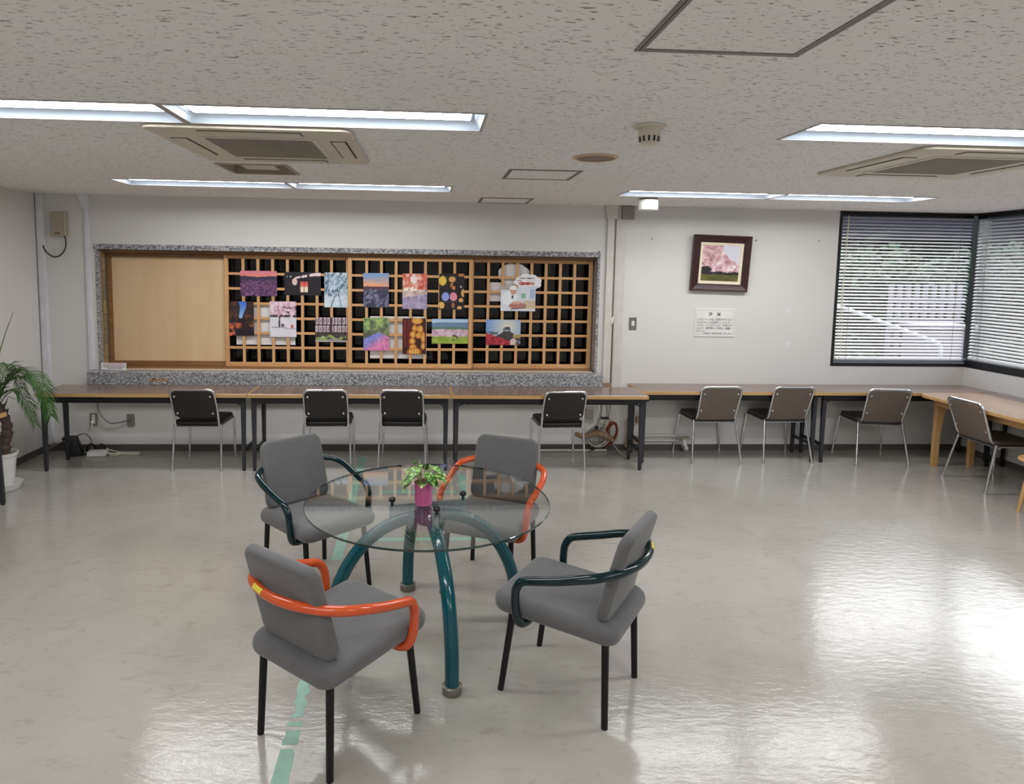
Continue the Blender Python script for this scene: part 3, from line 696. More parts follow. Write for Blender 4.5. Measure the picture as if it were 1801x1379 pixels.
# ------------------------------------------------------------------ round glass table
TC = (0.0, 3.166); TH = .233
t = empty('glass_table', (*TC, 0), TH, 'round clear glass table on four arched teal tube legs', 'table')
GZ0, GZ1, GR = .683, .693, .594
top = MB()
ring = lambda rr, z: [(rr*math.cos(2*PI*k/128), rr*math.sin(2*PI*k/128), z) for k in range(128)]
top.add(ring(GR-.002, GZ1), [tuple(range(128))], 0); top.add(ring(GR-.002, GZ0), [tuple(reversed(range(128)))], 0)
top.loft([ring(GR-.002, GZ0), ring(GR, GZ0+.002), ring(GR, GZ1-.002), ring(GR-.002, GZ1)], 1, caps=False)
top.build('glass_top', [M['glass_top'], M['glass_edge']], t, fix=False)
MB().lathe([(.05, .575), (.052, .58), (.052, .655), (.05, .66)], seg=28).build('hub', M['teal'], t, smooth=40)
for k in range(4):
    a = -PI/2 + k*PI/2; ca, sa = math.cos(a), math.sin(a)
    P = []
    for i in range(25):
        s_ = PI/2*i/24; rr = .48*math.cos(s_)**.86 if s_ < PI/2-1e-6 else 0; z = .03 + .585*math.sin(s_)**.95
        P.append((max(rr, .012)*ca, max(rr, .012)*sa, z))
    lg = MB().tube(P, .0315, 18).build('leg', M['teal'], t, smooth=50)
    MB().lathe([(.040, 0), (.043, .004), (.043, .034), (.036, .038)], (.48*ca, .48*sa, 0), 24).build('foot_cap', M['clearcap'], lg, smooth=40)
    if k == 3:
        for i0, i1 in ((7, 10), (11, 14)):
            rows = []
            for i in range(i0, i1+1):
                Q = Vector(P[i]); T_ = (Vector(P[i+1])-Vector(P[i-1])).normalized(); s1 = Vector((-sa, ca, 0)); n1 = T_.cross(s1); n1 = n1 if n1.z > 0 else -n1
                rows.append([tuple(Q + (n1*math.cos(b) - s1*math.sin(b))*.0320) for b in (.15, .35, .55)])
            MB().loft(rows, closed=False).build('sticker', M['yellow'], lg, smooth=60, fix=False)
    # upright fin between arch and glass
    fn_ = MB(); pr_ = [(.02, .62), (.185, .575), (.192, .575), (.192, .681), (.02, .681)]
    L0 = [(r_*ca - .004*sa*sg, r_*sa + .004*ca*sg, z) for sg in (-1, 1) for r_, z in pr_]
    fn_.add(L0, [(0,1,2,3,4), (9,8,7,6,5)] + [(i, (i+1) % 5, (i+1) % 5 + 5, i+5) for i in range(5)])
    fn_.build('fin', M['finmetal'], t)
    MB().lathe([(.007, .676), (.007, .697), (.015, .698), (.017, .702), (.017, .713), (.012, .717)], (.178*ca, .178*sa, 0), 18).build('clamp_knob', M['knob'], t, smooth=40)

# pothos in a pink pot on the glass
p = empty('potted_pothos', (-.022, 3.095, GZ1), 0, 'variegated pothos in a glossy pink pot on the glass table', 'potted plant')
MB().lathe([(.036, 0), (.041, .003), (.0425, .02), (.0425, .104), (.045, .106), (.045, .112), (.041, .112), (.040, .08), (.0, .08)], seg=32, caps=False).build('pot', M['pink'], p, smooth=40)
MB().lathe([(.04, .088), (.03, .094), (.0, .096)], seg=20, caps=False).build('soil', M['soil'], p, smooth=60)
lf = MB(); sm = MB(); rr_ = random.Random(3)
def leaf(mb, P, d, up, L, W, mi=0):
    P = Vector(P); d = Vector(d).normalized(); s_ = d.cross(Vector(up)); s_ = s_.normalized() if s_.length > 1e-4 else Vector((1,0,0)); n_ = s_.cross(d)
    prof = [(0, .10), (.12, .75), (.3, 1.), (.5, .9), (.72, .55), (.9, .2), (1., .0)]
    v = []
    for t_, w_ in prof:
        dr = -n_*(.30*L*t_*t_)
        for k in (-1, -.5, 0, .5, 1): v.append(tuple(P + d*L*t_ + dr + s_*W*w_*k*.5 + n_*(abs(k)*.12*W*w_)))
    f_ = [(i*5+j, i*5+j+1, (i+1)*5+j+1, (i+1)*5+j) for i in range(len(prof)-1) for j in range(4)]
    mb.add(v, f_, mi)
for k in range(28):
    a = rr_.uniform(0, 2*PI); h = rr_.uniform(.02, .105); rd = rr_.uniform(.012, .068)*(1.15 - h*2.2)
    if h < .05: rd = rr_.uniform(.04, .072)
    tip = Vector((rd*math.cos(a), rd*math.sin(a), .096+h)); b0 = Vector((.018*math.cos(a), .018*math.sin(a), .09))
    sm.tube(spline([b0, (b0+tip)/2 + Vector((0,0,.015)), tip], 4), .0016, 6)
    leaf(lf, tip, (math.cos(a), math.sin(a), rr_.uniform(-.6, .35)), (0, 0, 1), rr_.uniform(.052, .078), rr_.uniform(.038, .054))
lf.build('foliage', M['pothos'], p, smooth=70, fix=False); sm.build('stems', pm('pothos_stem', (.62,.72,.42), .5), p, smooth=60)
MB().box(-.0485, -.047, -.022, -.004, .072, .10).build('price_tag', M['paper'], p)

# ------------------------------------------------------------------ stacking chairs at the desks
def desk_chair(style, x, y, rz, label):
    r = empty('desk_chair', (x, y, 0), rz, label, 'chair', 'black desk chairs at the left tables' if style == 'black' else 'taupe desk chairs at the right tables')
    if style == 'black':
        w, fw, fr, ff, zt, zb, bw = .19, .215, -.205, .20, .745, .475, .188
    else:
        w, fw, fr, ff, zt, zb, bw = .195, .243, -.24, .235, .752, .425, .198
    zs = .425; tr = .0105
    by0, by1 = -.165, -.290                       # back plane at seat level / top
    # back loop tube
    if style == 'black':
        pts = [(-w, by0, zs-.03), (-w, by0-.03, zs+.1), (-bw, by1, zt), (bw, by1, zt), (w, by0-.03, zs+.1), (w, by0, zs-.03)]
        path = fillet(pts, .055, 6)
    else:
        pts = [(-w+.01, by0+.10, zs-.018), (-w+.01, by0-.005, zs-.012), (-bw, by1, zt), (bw, by1, zt), (w-.01, by0-.005, zs-.012), (w-.01, by0+.10, zs-.018)]
        path = fillet(pts, .06, 6)
    MB().tube(path, tr, 10).build('back_frame', M['chrome'], r, smooth=50)
    # back shell
    def bp(px, pz, pt):
        k = (pz-zs)/(zt-zs); return (px, by0 + (by1-by0)*k - .004 - pt + .09*px*px, pz)
    hb = (zt-.012-zb)
    if style == 'black':
        ol = lambda i: [(a, b+zb+hb/2) for a, b in rrect(2*bw-.012, hb, .05)(i)]
    else:
        def ol(i):
            P = [(a, b+zb+hb/2) for a, b in rrect(2*bw-.012, hb, .055)(i)]
            return [(a, b - (.03*(1-(a/bw)**2) if b < zb+.1 else 0)) for a, b in P]
    bs = MB().cushion(ol, -.010, .010, .008, 3, fn=bp).build('backrest', M['panel_black' if style == 'black' else 'panel_brown'], r, smooth=50)
    for sx in (-1, 1):
        for zz in ((zt-.065, zb+.045) if style == 'black' else (zt-.07, zb+.085)):
            c_ = bp(sx*(bw-.035), zz, .010)
            MB().lathe([(.0095, 0), (.009, .003), (.005, .005)], seg=12).mapv(lambda a, b, z_: (c_[0]+a, c_[1]-z_, c_[2]+b)).build('rivet', M['rivet'], bs, smooth=50)
    # seat
    st = MB().cushion(lambda i: [(a, b+.025) for a, b in rrect(2*w+.03, .40, .06)(i)], zs-.02, zs+.022, .018, 4,
        fn=lambda a, b, z_: (a, b, z_ - .012*math.cos(a/w*1.4)*(1 if b < -.05 else .4)))
    so = st.build('seat', M['vinyl_black' if style == 'black' else 'vinyl_brown'], r, smooth=50)
    pp = [(a*1.005, b*1.005+.025, zs-.018 - .012*math.cos(a/w*1.4)*(1 if b < -.05 else .4)) for a, b in rrect(2*w+.03, .40, .06)(0)]
    MB().tube(pp, .0045, 6, closed=True).build('piping', M['charcoal'], so, smooth=60)
    # legs, side rails
    for sx in (-1, 1):
        MB().tube([(sx*(w+.012), -.150, zs-.015), (sx*(w+.014), -.157, zs-.05), (sx*fw, fr, .012)], .0105, 10).build('leg', M['chrome'], r, smooth=50)
        MB().tube([(sx*(w+.012), .20, zs-.02), (sx*(w+.013), .205, zs-.05), (sx*fw, ff, .012)], .0105, 10).build('leg', M['chrome'], r, smooth=50)
        for yy in (fr, ff): MB().lathe([(.013, 0), (.0135, .006), (.0115, .02)], (sx*fw, yy, 0), 12).build('foot_cap', M['rivet'], r, smooth=40)
        MB().rod((sx*(w+.012), -.13, zs-.03), (sx*(w+.012), .205, zs-.03), .009, 8).build('side_rail', M['chrome'], r, smooth=50)
    MB().rod((-w-.012, -.12, zs-.045), (w+.012, -.12, zs-.045), .007, 8).build('cross_rail', M['chrome'], r, smooth=50)
    return r
desk_chair('black', -2.047, 6.075, -.02, 'black desk chair standing alone at the table nearest the palm')
desk_chair('black', -.920, 6.080, .03, 'black desk chair at the middle table, the one nearer the palm')
desk_chair('black', -.235, 6.085, -.03, 'black desk chair at the middle table, the one above the pink pot')
desk_chair('black', 1.205, 6.045, .05, 'black desk chair in front of the tangle of cables under the table')
desk_chair('brown', 2.75, 6.288, .015, 'taupe desk chair below the framed painting, nearest the wall cable trunks')
desk_chair('brown', 3.46, 6.30, .01, 'taupe desk chair between the painting and the corner window')
desk_chair('brown', 4.365, 6.19, -.115, 'taupe desk chair below the corner window, facing the back wall')
desk_chair('brown', 4.93, 5.40, -PI/2-.03, 'taupe desk chair turned toward the window wall at the oak table')

# ------------------------------------------------------------------ folding tables
def folding_table(x0, x1, y0, y1, label, rz=0, rack=True, splay=0.):
    cx, cy = (x0+x1)/2, (y0+y1)/2; L, D = (x1-x0), (y1-y0)
    r = empty('folding_table', (cx, cy, 0), rz, label, 'table', 'brown folding tables along the walls')
    MB().box(-L/2+.006, L/2-.006, -D/2+.006, D/2-.006, .668, .70, ch=.002).build('tabletop', M['tabletop'], r)
    e = MB(); e.box(-L/2, L/2, -D/2, -D/2+.006, .668, .6985, ch=.001); e.box(-L/2, L/2, D/2-.006, D/2, .668, .6985, ch=.001)
    e.box(-L/2, -L/2+.006, -D/2+.006, D/2-.006, .668, .6985); e.box(L/2-.006, L/2, -D/2+.006, D/2-.006, .668, .6985)
    e.build('edge_band', M['edge'], r)
    u = MB(); 
    for sy in (-1, 1): u.box(-L/2+.03, L/2-.03, sy*(D/2-.045)-.012, sy*(D/2-.045)+.012, .618, .668)
    u.build('under_frame', M['black'], r)
    for sx in (-1, 1):
        xx = sx*(L/2-.045)
        for sy in (-1, 1):
            lg = MB(); yt = sy*(D/2-.055); yb = sy*(D/2-.05+splay)
            lg.bar((xx, yt, .655), (xx, yt, .52), .036, .036, up=(0,1,0)); lg.bar((xx, yt, .52), (xx, yb, .012), .036, .036, up=(0,1,0), w2=.026, h2=.026)
            lo = lg.build('leg', M['charcoal'], r)
            MB().lathe([(.013, 0), (.014, .004), (.014, .012)], (xx, yb, 0), 12).build('glide', M['knob'], lo)
            MB().bar((xx, yt, .585), (xx-sx*.15, yt*.9, .655), .022, .012).build('brace', M['charcoal'], r)
        MB().box(xx-.011, xx+.011, -D/2+.06, D/2-.06, .165, .192).build('stretcher', M['black'], r)
    if rack:
        k = MB()
        for q in range(4): k.rod((-L/2+.12, -D/2+.09+q*(D-.18)/3, .606), (L/2-.12, -D/2+.09+q*(D-.18)/3, .606), .007, 6)
        for sx in (-1, 0, 1): k.bar((sx*(L/2-.14), -D/2+.07, .606), (sx*(L/2-.14), D/2-.07, .606), .012, .010); k.box(sx*(L/2-.14)-.008, sx*(L/2-.14)+.008, -.01, .01, .606, .664)
        k.build('shelf_rack', M['black'], r)
    return r
folding_table(-3.385, -1.594, 5.822, 6.270, 'brown folding table below the plywood sheet, beside the palm')
folding_table(-1.590, .199, 5.818, 6.266, 'brown folding table in the middle of the run below the lattice screens')
folding_table(.203, 1.988, 5.812, 6.262, 'brown folding table below the cut-out poster, standing slightly forward of its neighbour')
folding_table(1.994, 3.762, 6.045, 6.495, 'brown folding table below the framed painting and white notice')
folding_table(3.766, 5.545, 6.045, 6.495, 'brown folding table in the corner below the corner window')
folding_table(-.9, .9, -.225, .225, 'dark leg of a folding table along the palm side wall, just before the palm', PI/2, splay=.02).location = (-3.388, 4.185, 0)

# oak table by the window wall
r = empty('oak_table', (0, 0, 0), 0, 'pale brown table with ochre rounded edge and tapered oak legs by the window wall', 'table')
ox0, ox1, oy0, oy1 = 4.69, 5.33, 4.25, 6.035
ol = lambda i: [(a+(ox0+ox1)/2, b+(oy0+oy1)/2) for a, b in rrect(ox1-ox0, oy1-oy0, .10, 8)(i)]
MB().loft([[(a, b, z) for a, b in ol(.004)] for z in (.672, .701)]).build('tabletop', M['tabletop_x'], r)
ed = MB(); A, B = ol(0), ol(.004)
ed.loft([[(a, b, .668) for a, b in ol(.006)], [(a, b, .672) for a, b in A], [(a, b, .696) for a, b in A], [(a, b, .7) for a, b in B]], caps=False); ed.build('edge_band', M['edge'], r)
MB().box(ox0+.10, ox1-.08, oy0+.1, oy1-.1, .60, .669).build('apron', M['oak_y'], r)
for lx, ly in ((ox0+.17, oy1-.075), (ox1-.11, oy1-.075), (ox0+.17, oy0+.075), (ox1-.11, oy0+.075)):
    sx = 1 if lx < 5 else -1
    g_ = MB(); g_.loft([[(lx+sx*dx-.028*sx, ly+dy, z) for dx, dy in ((0,-.018),(w_,-.018),(w_,.018),(0,.018))] for z, w_ in ((0, .05), (.36, .058), (.58, .09), (.669, .125))])
    g_.build('leg', M['oak'], r)
# narrow table behind it
r = empty('side_table', (0, 0, 0), 0, 'narrow dark brown table pushed against the window wall behind the oak table', 'table')
MB().box(5.345, 5.56, 3.6, 6.035, .672, .699, ch=.002).build('tabletop', M['tabletop'], r)
for yy in (3.7, 5.94):
    for xx in (5.375, 5.53): MB().box(xx-.012, xx+.012, yy-.012, yy+.012, 0, .672).build('leg', M['black'], r)
# round wooden stool at the frame edge
r = empty('round_stool', (4.70, 4.66, 0), 0, 'round oak stool beside the taupe chair at the oak table', 'stool')
MB().lathe([(.10, .405), (.155, .41), (.172, .42), (.175, .43), (.168, .438), (.0, .440)], seg=40).build('seat', M['oak_y'], r, smooth=40)
for k in range(4):
    a = PI/4 + k*PI/2; MB().tube([(.09*math.cos(a), .09*math.sin(a), .408), (.14*math.cos(a), .14*math.sin(a), 0)], [.017, .013], 12).build('leg', M['oak'], r, smooth=50)

# ------------------------------------------------------------------ palm
p = empty('potted_palm', (-3.41, 5.40, 0), 0, 'green palm in a white pot and saucer by the side wall', 'potted plant')
MB().lathe([(.098, .0), (.112, .004), (.132, .052), (.134, .055), (.128, .055), (.106, .012), (0, .012)], seg=36, caps=False).build('saucer', M['potwhite'], p, smooth=40)
MB().lathe([(.068, .013), (.072, .016), (.098, .275), (.110, .278), (.112, .302), (.102, .302), (.096, .27), (.0, .27)], seg=36, caps=False).build('pot', M['potwhite'], p, smooth=40)
MB().lathe([(.098, .272), (.05, .285), (0, .288)], seg=20, caps=False).build('soil', M['soil'], p, smooth=60)
tk = spline([(.02, 0, .27), (.025, 0, .38), (.045, .01, .50), (.02, 0, .62), (-.02, 0, .70)], 6)
rt = [(.040+.008*math.sin(i*2.1))*(1.08-.32*i/(len(tk)-1)) for i in range(len(tk))]
tkb = MB().tube(tk, rt, 12)
rp = random.Random(11)
for k in range(26):
    i = rp.randrange(1, len(tk)-2); a = rp.uniform(0, 2*PI); P = Vector(tk[i]); q = P + Vector((rt[i]*.9*math.cos(a), rt[i]*.9*math.sin(a), 0))
    tkb.bar(q, q + Vector((.03*math.cos(a), .03*math.sin(a), rp.uniform(.03, .08))), .028, .008, w2=.006, h2=.003)
tkb.build('trunk', M['bark'], p, smooth=40)
crown = Vector((-.02, 0, .69))
def frond(pts, L0=.20, n=34, droop=.5, name='frond'):
    q = spline([crown] + [Vector(x) for x in pts], 9); m_ = len(q); mb = MB()
    mb.tube(q, [.006*(1-.8*i/(m_-1))+.001 for i in range(m_)], 6, mi=1)
    for k in range(n):
        t_ = .16 + .84*k/(n-1); i = min(int(t_*(m_-1)), m_-2); P = Vector(q[i]).lerp(Vector(q[i+1]), t_*(m_-1)-i); d = (Vector(q[i+1])-Vector(q[i])).normalized()
        s_ = d.cross(Vector((0,0,1))); s_ = s_.normalized() if s_.length > .05 else Vector((0,1,0))
        for sg in (-1, 1):
            ln = L0*(.55+.45*math.sin(PI*min(1, t_*.95+.12)))*rp.uniform(.85, 1.12)
            dd = (d*.75 + s_*sg*.72 + Vector((0,0,rp.uniform(-.05, .22)))).normalized(); e1 = P + dd*ln*.5; e2 = P + dd*ln + Vector((0,0,-droop*ln*.55)); wv = d.cross(dd).cross(dd).normalized()*.0055
            mb.add([P-wv*.5, P+wv*.5, e1+wv, e1-wv, e2], [(0,1,2,3), (3,2,4)], 0)
    return mb.build(name, [M['palm'], M['palmdk']], p, fix=False)
frond([(.06,.02,.88), (.20,.0,.97), (.34,-.03,.86), (.40,-.04,.62)], .19, 40)
frond([(.04,.05,.86), (.18,.06,.90), (.31,.05,.78), (.37,.04,.60)], .17, 34)
frond([(.05,-.05,.78), (.16,-.06,.82), (.26,-.08,.72), (.31,-.08,.56)], .15, 30)
frond([(.03,-.08,.82), (.06,-.22,.93), (.08,-.36,.84), (.08,-.42,.68)], .17, 30)
frond([(-.03,.10,.88), (-.05,.22,.98), (-.06,.34,.90), (-.06,.40,.74)], .15, 30)
frond([(-.07,-.02,.92), (-.12,-.04,.98), (-.16,-.06,.90), (-.17,-.07,.78)], .09, 26)
frond([(-.05,-.12,.90), (-.09,-.24,.98), (-.12,-.36,.88), (-.13,-.44,.7)], .12, 26)
frond([(.0,.0,1.0), (.04,.02,1.2), (.12,.03,1.42)], .02, 6, 0, 'spear_leaf')
for k in range(9):     # short thin stems round the crown
    a = rp.uniform(0, 2*PI); MB().tube(spline([crown-Vector((0,0,.05)), crown+Vector((.06*math.cos(a), .06*math.sin(a), .06)), crown+Vector((.13*math.cos(a), .13*math.sin(a), .02+rp.uniform(0,.1)))], 5), .0022, 5).build('dry_stem', M['palmdk'], p)

# ------------------------------------------------------------------ recessed ceiling lights
LLAB = {(0,0): 'recessed strip light in the row by the back wall, over the plywood sheet', (0,1): 'recessed strip light in the row by the back wall, over the lattice screens',
        (0,2): 'recessed strip light by the back wall, beside the white cylinder', (0,3): 'recessed strip light by the back wall, nearest the corner window',
        (1,0): 'recessed strip light in the near row, cut by the picture edge on the palm side', (1,1): 'recessed strip light in the near row, just before the air conditioner with ribbed grille',
        (1,2): 'recessed strip light in the near row, on the window side'}
for k in LBANK:
    y0, y1 = LROWS[k]; D = y1-y0
    for j, (x0, x1) in enumerate(LBANK[k]):
        L = x1-x0
        r = empty('ceiling_light', ((x0+x1)/2, (y0+y1)/2, ZC), 0, LLAB.get((k, j), 'recessed strip light in the ceiling outside the picture'), 'ceiling light', 'recessed strip lights' if (k, j) in LLAB else 'recessed strip lights outside the picture')
        h = MB(); hx, hy = L/2-.004, D/2-.004; zt = .075; iy = .085
        # reflector: two sloping long sides, sloping ends, flat top
        h.add([(-hx,-hy,0),(hx,-hy,0),(hx,hy,0),(-hx,hy,0),(-hx+.07,-iy,zt),(hx-.07,-iy,zt),(hx-.07,iy,zt),(-hx+.07,iy,zt)],
              [(0,1,5,4),(1,2,6,5),(2,3,7,6),(3,0,4,7),(4,5,6,7)])
        h.build('reflector', M['reflector'], r, fix=False)
        f = MB(); w_ = .009
        f.box(-L/2-w_, L/2+w_, -D/2-w_, -D/2+.004, -.004, .03); f.box(-L/2-w_, L/2+w_, D/2-.004, D/2+w_, -.004, .03)
        f.box(-L/2-w_, -L/2+.004, -D/2+.004, D/2-.004, -.004, .03); f.box(L/2-.004, L/2+w_, -D/2+.004, D/2-.004, -.004, .03)
        f.build('rim', M['rim'], r)
        a0, a1 = -hx+.05, hx-.05
        lm = MB(); pr_ = [(-.074, .0235), (-.052, .021), (.052, .021), (.074, .0235)]
        lm.loft([[(x, yy, zz) for yy, zz in pr_] for x in (a0, a1)], closed=False)
        lm.build('lamp', M['lamp'], r, smooth=60)
        MB().loft([[(x, -.074, .024), (x, .074, .024), (x, .06, .0745), (x, -.06, .0745)] for x in (a0-.004, a1+.004)]).build('lamp_body', M['white_pl'], r)

# ------------------------------------------------------------------ air conditioners, vents, hatches and small ceiling devices
def aircon(cx, cy, w_, d_, label, ribs):
    r = empty('air_conditioner', (cx, cy, ZC), 0, label, 'air conditioner', 'ceiling cassette air conditioners')
    b = MB().cushion(rrect(w_, d_, .05), -.018, 0, .008, 3); b.build('panel', M['ivory_pl'], r, smooth=40)
    g_ = MB(); gw, gd = w_*.27, d_*.27
    g_.box(-gw-.03, gw+.03, -gd-.03, -gd, -.022, -.014); g_.box(-gw-.03, gw+.03, gd, gd+.03, -.022, -.014); g_.box(-gw-.03, -gw, -gd, gd, -.022, -.014); g_.box(gw, gw+.03, -gd, gd, -.022, -.014)
    go = g_.build('intake_grille', M['ivory_pl'], r)
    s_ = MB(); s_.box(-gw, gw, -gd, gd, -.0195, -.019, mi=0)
    n = 46
    for k in range(n):
        x = -gw + 2*gw*(k+.5)/n; s_.box(x-.0032, x+.0032, -gd, gd, -.024, -.0198, mi=1)
    s_.build('slats', [M['grille_dk'], M['grille']], go)
    for a in range(4):
        hl = (w_ if a % 2 == 0 else d_)*.5; off = (d_ if a % 2 == 0 else w_)/2
        lv = MB()
        def put_(x0, x1, y0, y1, z0, z1, mi):
            P = [(x0,y0),(x1,y0),(x1,y1),(x0,y1)]; ca, sa = math.cos(a*PI/2), math.sin(a*PI/2); Q = [(x*ca-y*sa, x*sa+y*ca) for x, y in P]
            lv.loft([[(x, y, z0) for x, y in Q], [(x, y, z1) for x, y in Q]], mi)
        put_(-hl*.5, hl*.5, off-.132, off-.05, -.0195, -.0175, 1); put_(-hl*.49, hl*.49, off-.124, off-.058, -.023, -.0185, 0)
        lv.build('louver', [M['ivory_pl'], M['dark']], r)
    return r
aircon(-.860, 3.682, .965, .985, 'ceiling air conditioner with dark ribbed grille, over the lattice side', True)
aircon(2.93, 3.69, .97, .98, 'ceiling air conditioner near the window side, cut by the picture edge', False)
r = empty('ceiling_vent', ((VENT[0]+VENT[1])/2, (VENT[2]+VENT[3])/2, ZC), 0, 'square sunken vent in the ceiling behind the ribbed air conditioner', 'vent')
f = MB(); a_, b_ = (VENT[1]-VENT[0])/2, (VENT[3]-VENT[2])/2
for q in ((-a_-.012, a_+.012, -b_-.012, -b_+.008), (-a_-.012, a_+.012, b_-.008, b_+.012), (-a_-.012, -a_+.008, -b_+.008, b_-.008), (a_-.008, a_+.012, -b_+.008, b_-.008)): f.box(*q, -.008, .004)
f.build('frame', M['ivory_dk'], r)
f = MB(); f.box(-a_, a_, -b_, b_, .07, .075)
for q in ((-a_, a_, -b_, -b_+.004), (-a_, a_, b_-.004, b_), (-a_, -a_+.004, -b_, b_), (a_-.004, a_, -b_, b_)): f.box(*q, .004, .07)
f.build('housing', M['ivory_dk'], r); MB().box(-a_*.5, a_*.5, -b_*.55, b_*.55, .010, .024, ch=.003).build('baffle', M['ivory_pl'], r)
def hatch(x0, x1, y0, y1, label):
    r = empty('ceiling_hatch', ((x0+x1)/2, (y0+y1)/2, ZC), 0, label, 'hatch', 'access hatches in the ceiling'); a_, b_ = (x1-x0)/2, (y1-y0)/2
    for w0, w1, z_ in ((0, .010, -.004), (.013, .024, -.005)):
        f = MB()
        for q in ((-a_+w0, a_-w0, -b_+w0, -b_+w1), (-a_+w0, a_-w0, b_-w1, b_-w0), (-a_+w0, -a_+w1, -b_+w1, b_-w1), (a_-w1, a_-w0, -b_+w1, b_-w1)): f.box(*q, z_, .0)
        f.build('frame', M['hatch'], r)
    f = MB().box(-a_+.0245, a_-.0245, -b_+.0245, b_-.0245, -.002, 0)
    f.build('board', M['ceiling'], r)
hatch(.588, 1.081, 1.478, 1.975, 'large metal-edged ceiling hatch at the very top of the picture')
hatch(.50, .98, 4.31, 4.765, 'metal-edged ceiling hatch beyond the round speaker')
hatch(.45, .93, 6.03, 6.49, 'metal-edged ceiling hatch against the back wall')
r = empty('ceiling_speaker', (.93, 3.79, ZC), 0, 'round beige speaker flush in the ceiling', 'speaker')
MB().lathe([(.128, 0), (.126, -.008), (.115, -.012), (.108, -.008)], seg=40, caps=False).build('bezel', pm('beige_bezel', (.80,.71,.58), .5), r, smooth=40)
MB().lathe([(.110, -.006), (.05, -.010), (0, -.011)], seg=40, caps=False).build('mesh_cover', pm('brown_speaker_mesh', (.55,.47,.41), .7), r, smooth=60)
r = empty('smoke_detector', (.962, 2.95, ZC), 0, 'ivory slotted smoke detector hanging from the ceiling', 'smoke detector')
MB().lathe([(.070, 0), (.072, -.005), (.064, -.012), (.0, -.012)], seg=36, caps=False).build('base', M['ivory_pl'], r, smooth=40)
MB().lathe([(.050, -.012), (.050, -.036), (.047, -.044), (.040, -.078), (.034, -.084), (0, -.085)], seg=36, caps=False).build('body', M['ivory_pl'], r, smooth=40)
s_ = MB()
for k in range(12):
    a = 2*PI*k/12 + .18; s_.bar((.0455*math.cos(a), .0455*math.sin(a), -.050), (.0418*math.cos(a), .0418*math.sin(a), -.073), .008, .004, up=(math.cos(a), math.sin(a), 0))
s_.build('slots', M['dark'], r)
r = empty('ceiling_lamp', (1.905, 5.80, ZC), 0, 'short white cylinder fixture hanging beside the back row of lights', 'lamp')
MB().lathe([(.078, 0), (.078, -.006), (.07, -.012), (.07, -.02)], seg=36).build('base', M['greybox'], r, smooth=40)
MB().lathe([(.084, -.018), (.086, -.022), (.086, -.098), (.082, -.104), (0, -.104)], seg=40).build('body', M['white_pl'], r, smooth=40)

# ------------------------------------------------------------------ things on the back wall
WY = YB
r = empty('cable_duct', (XL, WY, 0), 0, 'pale grey cable trunk running full height in the corner behind the palm', 'cable trunk')
MB().box(.008, .068, -.045, 0, .075, ZC, ch=.002).build('cover', M['trunk'], r); MB().box(.001, .008, -.05, 0, .075, ZC).build('dark_gap', M['greybox'], r); MB().box(.005, .085, -.055, -.001, .062, .078).build('end_cap', M['greybox'], r)
r = empty('cable_duct', (-3.245, WY, 0), 0, 'slim pale cable trunk with a flared ceiling box, next to the wall opening', 'cable trunk')
MB().box(-.022, .022, -.022, 0, .80, 2.37, ch=.002).build('cover', M['trunk'], r); MB().box(-.004, .004, -.025, -.022, .80, 2.37).build('ridge', M['trunk'], r)
MB().loft([[(x, y, 2.34) for x, y in ((-.03,-.03),(.03,-.03),(.03,0),(-.03,0))], [(x, y, 2.37) for x, y in ((-.035,-.035),(.035,-.035),(.035,0),(-.035,0))], [(x, y, ZC) for x, y in ((-.06,-.055),(.04,-.055),(.04,0),(-.06,0))]]).build('ceiling_box', M['trunk'], r)
r = empty('cable_duct', (1.776, WY, 0), 0, 'wide wall-coloured cable trunk with a box at the ceiling, beside the wall opening', 'cable trunk')
MB().box(-.034, .034, -.03, 0, .10, 2.34, ch=.002).build('cover', M['trunkw'], r); MB().loft([[(x, y, 2.335) for x, y in ((-.045,-.05),(.05,-.05),(.05,0),(-.045,0))], [(x, y, ZC) for x, y in ((-.062,-.06),(.056,-.06),(.056,0),(-.062,0))]]).build('ceiling_box', M['trunkw'], r)
r = empty('cable_duct', (1.885, WY, 0), 0, 'flat wall-coloured cable trunk between the cord and the light switch', 'cable trunk')
MB().box(-.045, .045, -.018, 0, .10, ZC, ch=.002).build('cover', M['trunkw'], r); MB().box(-.055, -.048, -.03, 0, .10, ZC).build('dark_gap', M['greybox'], r)
r = empty('pull_cord', (1.832, WY-.03, 0), 0, 'thin cord with a white end hanging down the cable trunks', 'cord')
MB().rod((0,0,1.35), (0,0,2.45), .004, 8).build('cord', M['white_pl'], r, smooth=50); MB().tube([(-.02,0,1.29), (-.02,0,1.30), (-.01,0,1.35), (0,0,1.37)], [.008, .014, .014, .006], 12).build('toggle', M['white_pl'], r, smooth=50)
MB().rod((-.02,0,.66), (-.02,0,1.30), .0035, 8).build('lower_cord', M['white_pl'], r, smooth=50)
tag(MB().box(1.88, 2.0, WY-.055, WY, 2.335, 2.455, ch=.003).build('junction_box', M['greybox']), 'square dark grey box under the ceiling at the wall trunks', 'junction box')
r = empty('telephone_box', (-3.495, WY, 2.07), 0, 'grey wall box with black cable looping into the corner trunk', 'terminal box')
MB().box(-.065, .075, -.05, 0, 0, .225, ch=.006).build('case', M['ivory_dk'], r); MB().box(.052, .0535, -.0515, -.05, .01, .215).build('seam', M['hatch'], r)
m_ = MB()
for x in (-.018, 0, .018): m_.box(x-.006, x+.006, -.0512, -.05, .02, .033)
m_.build('mark', M['ink'], r)
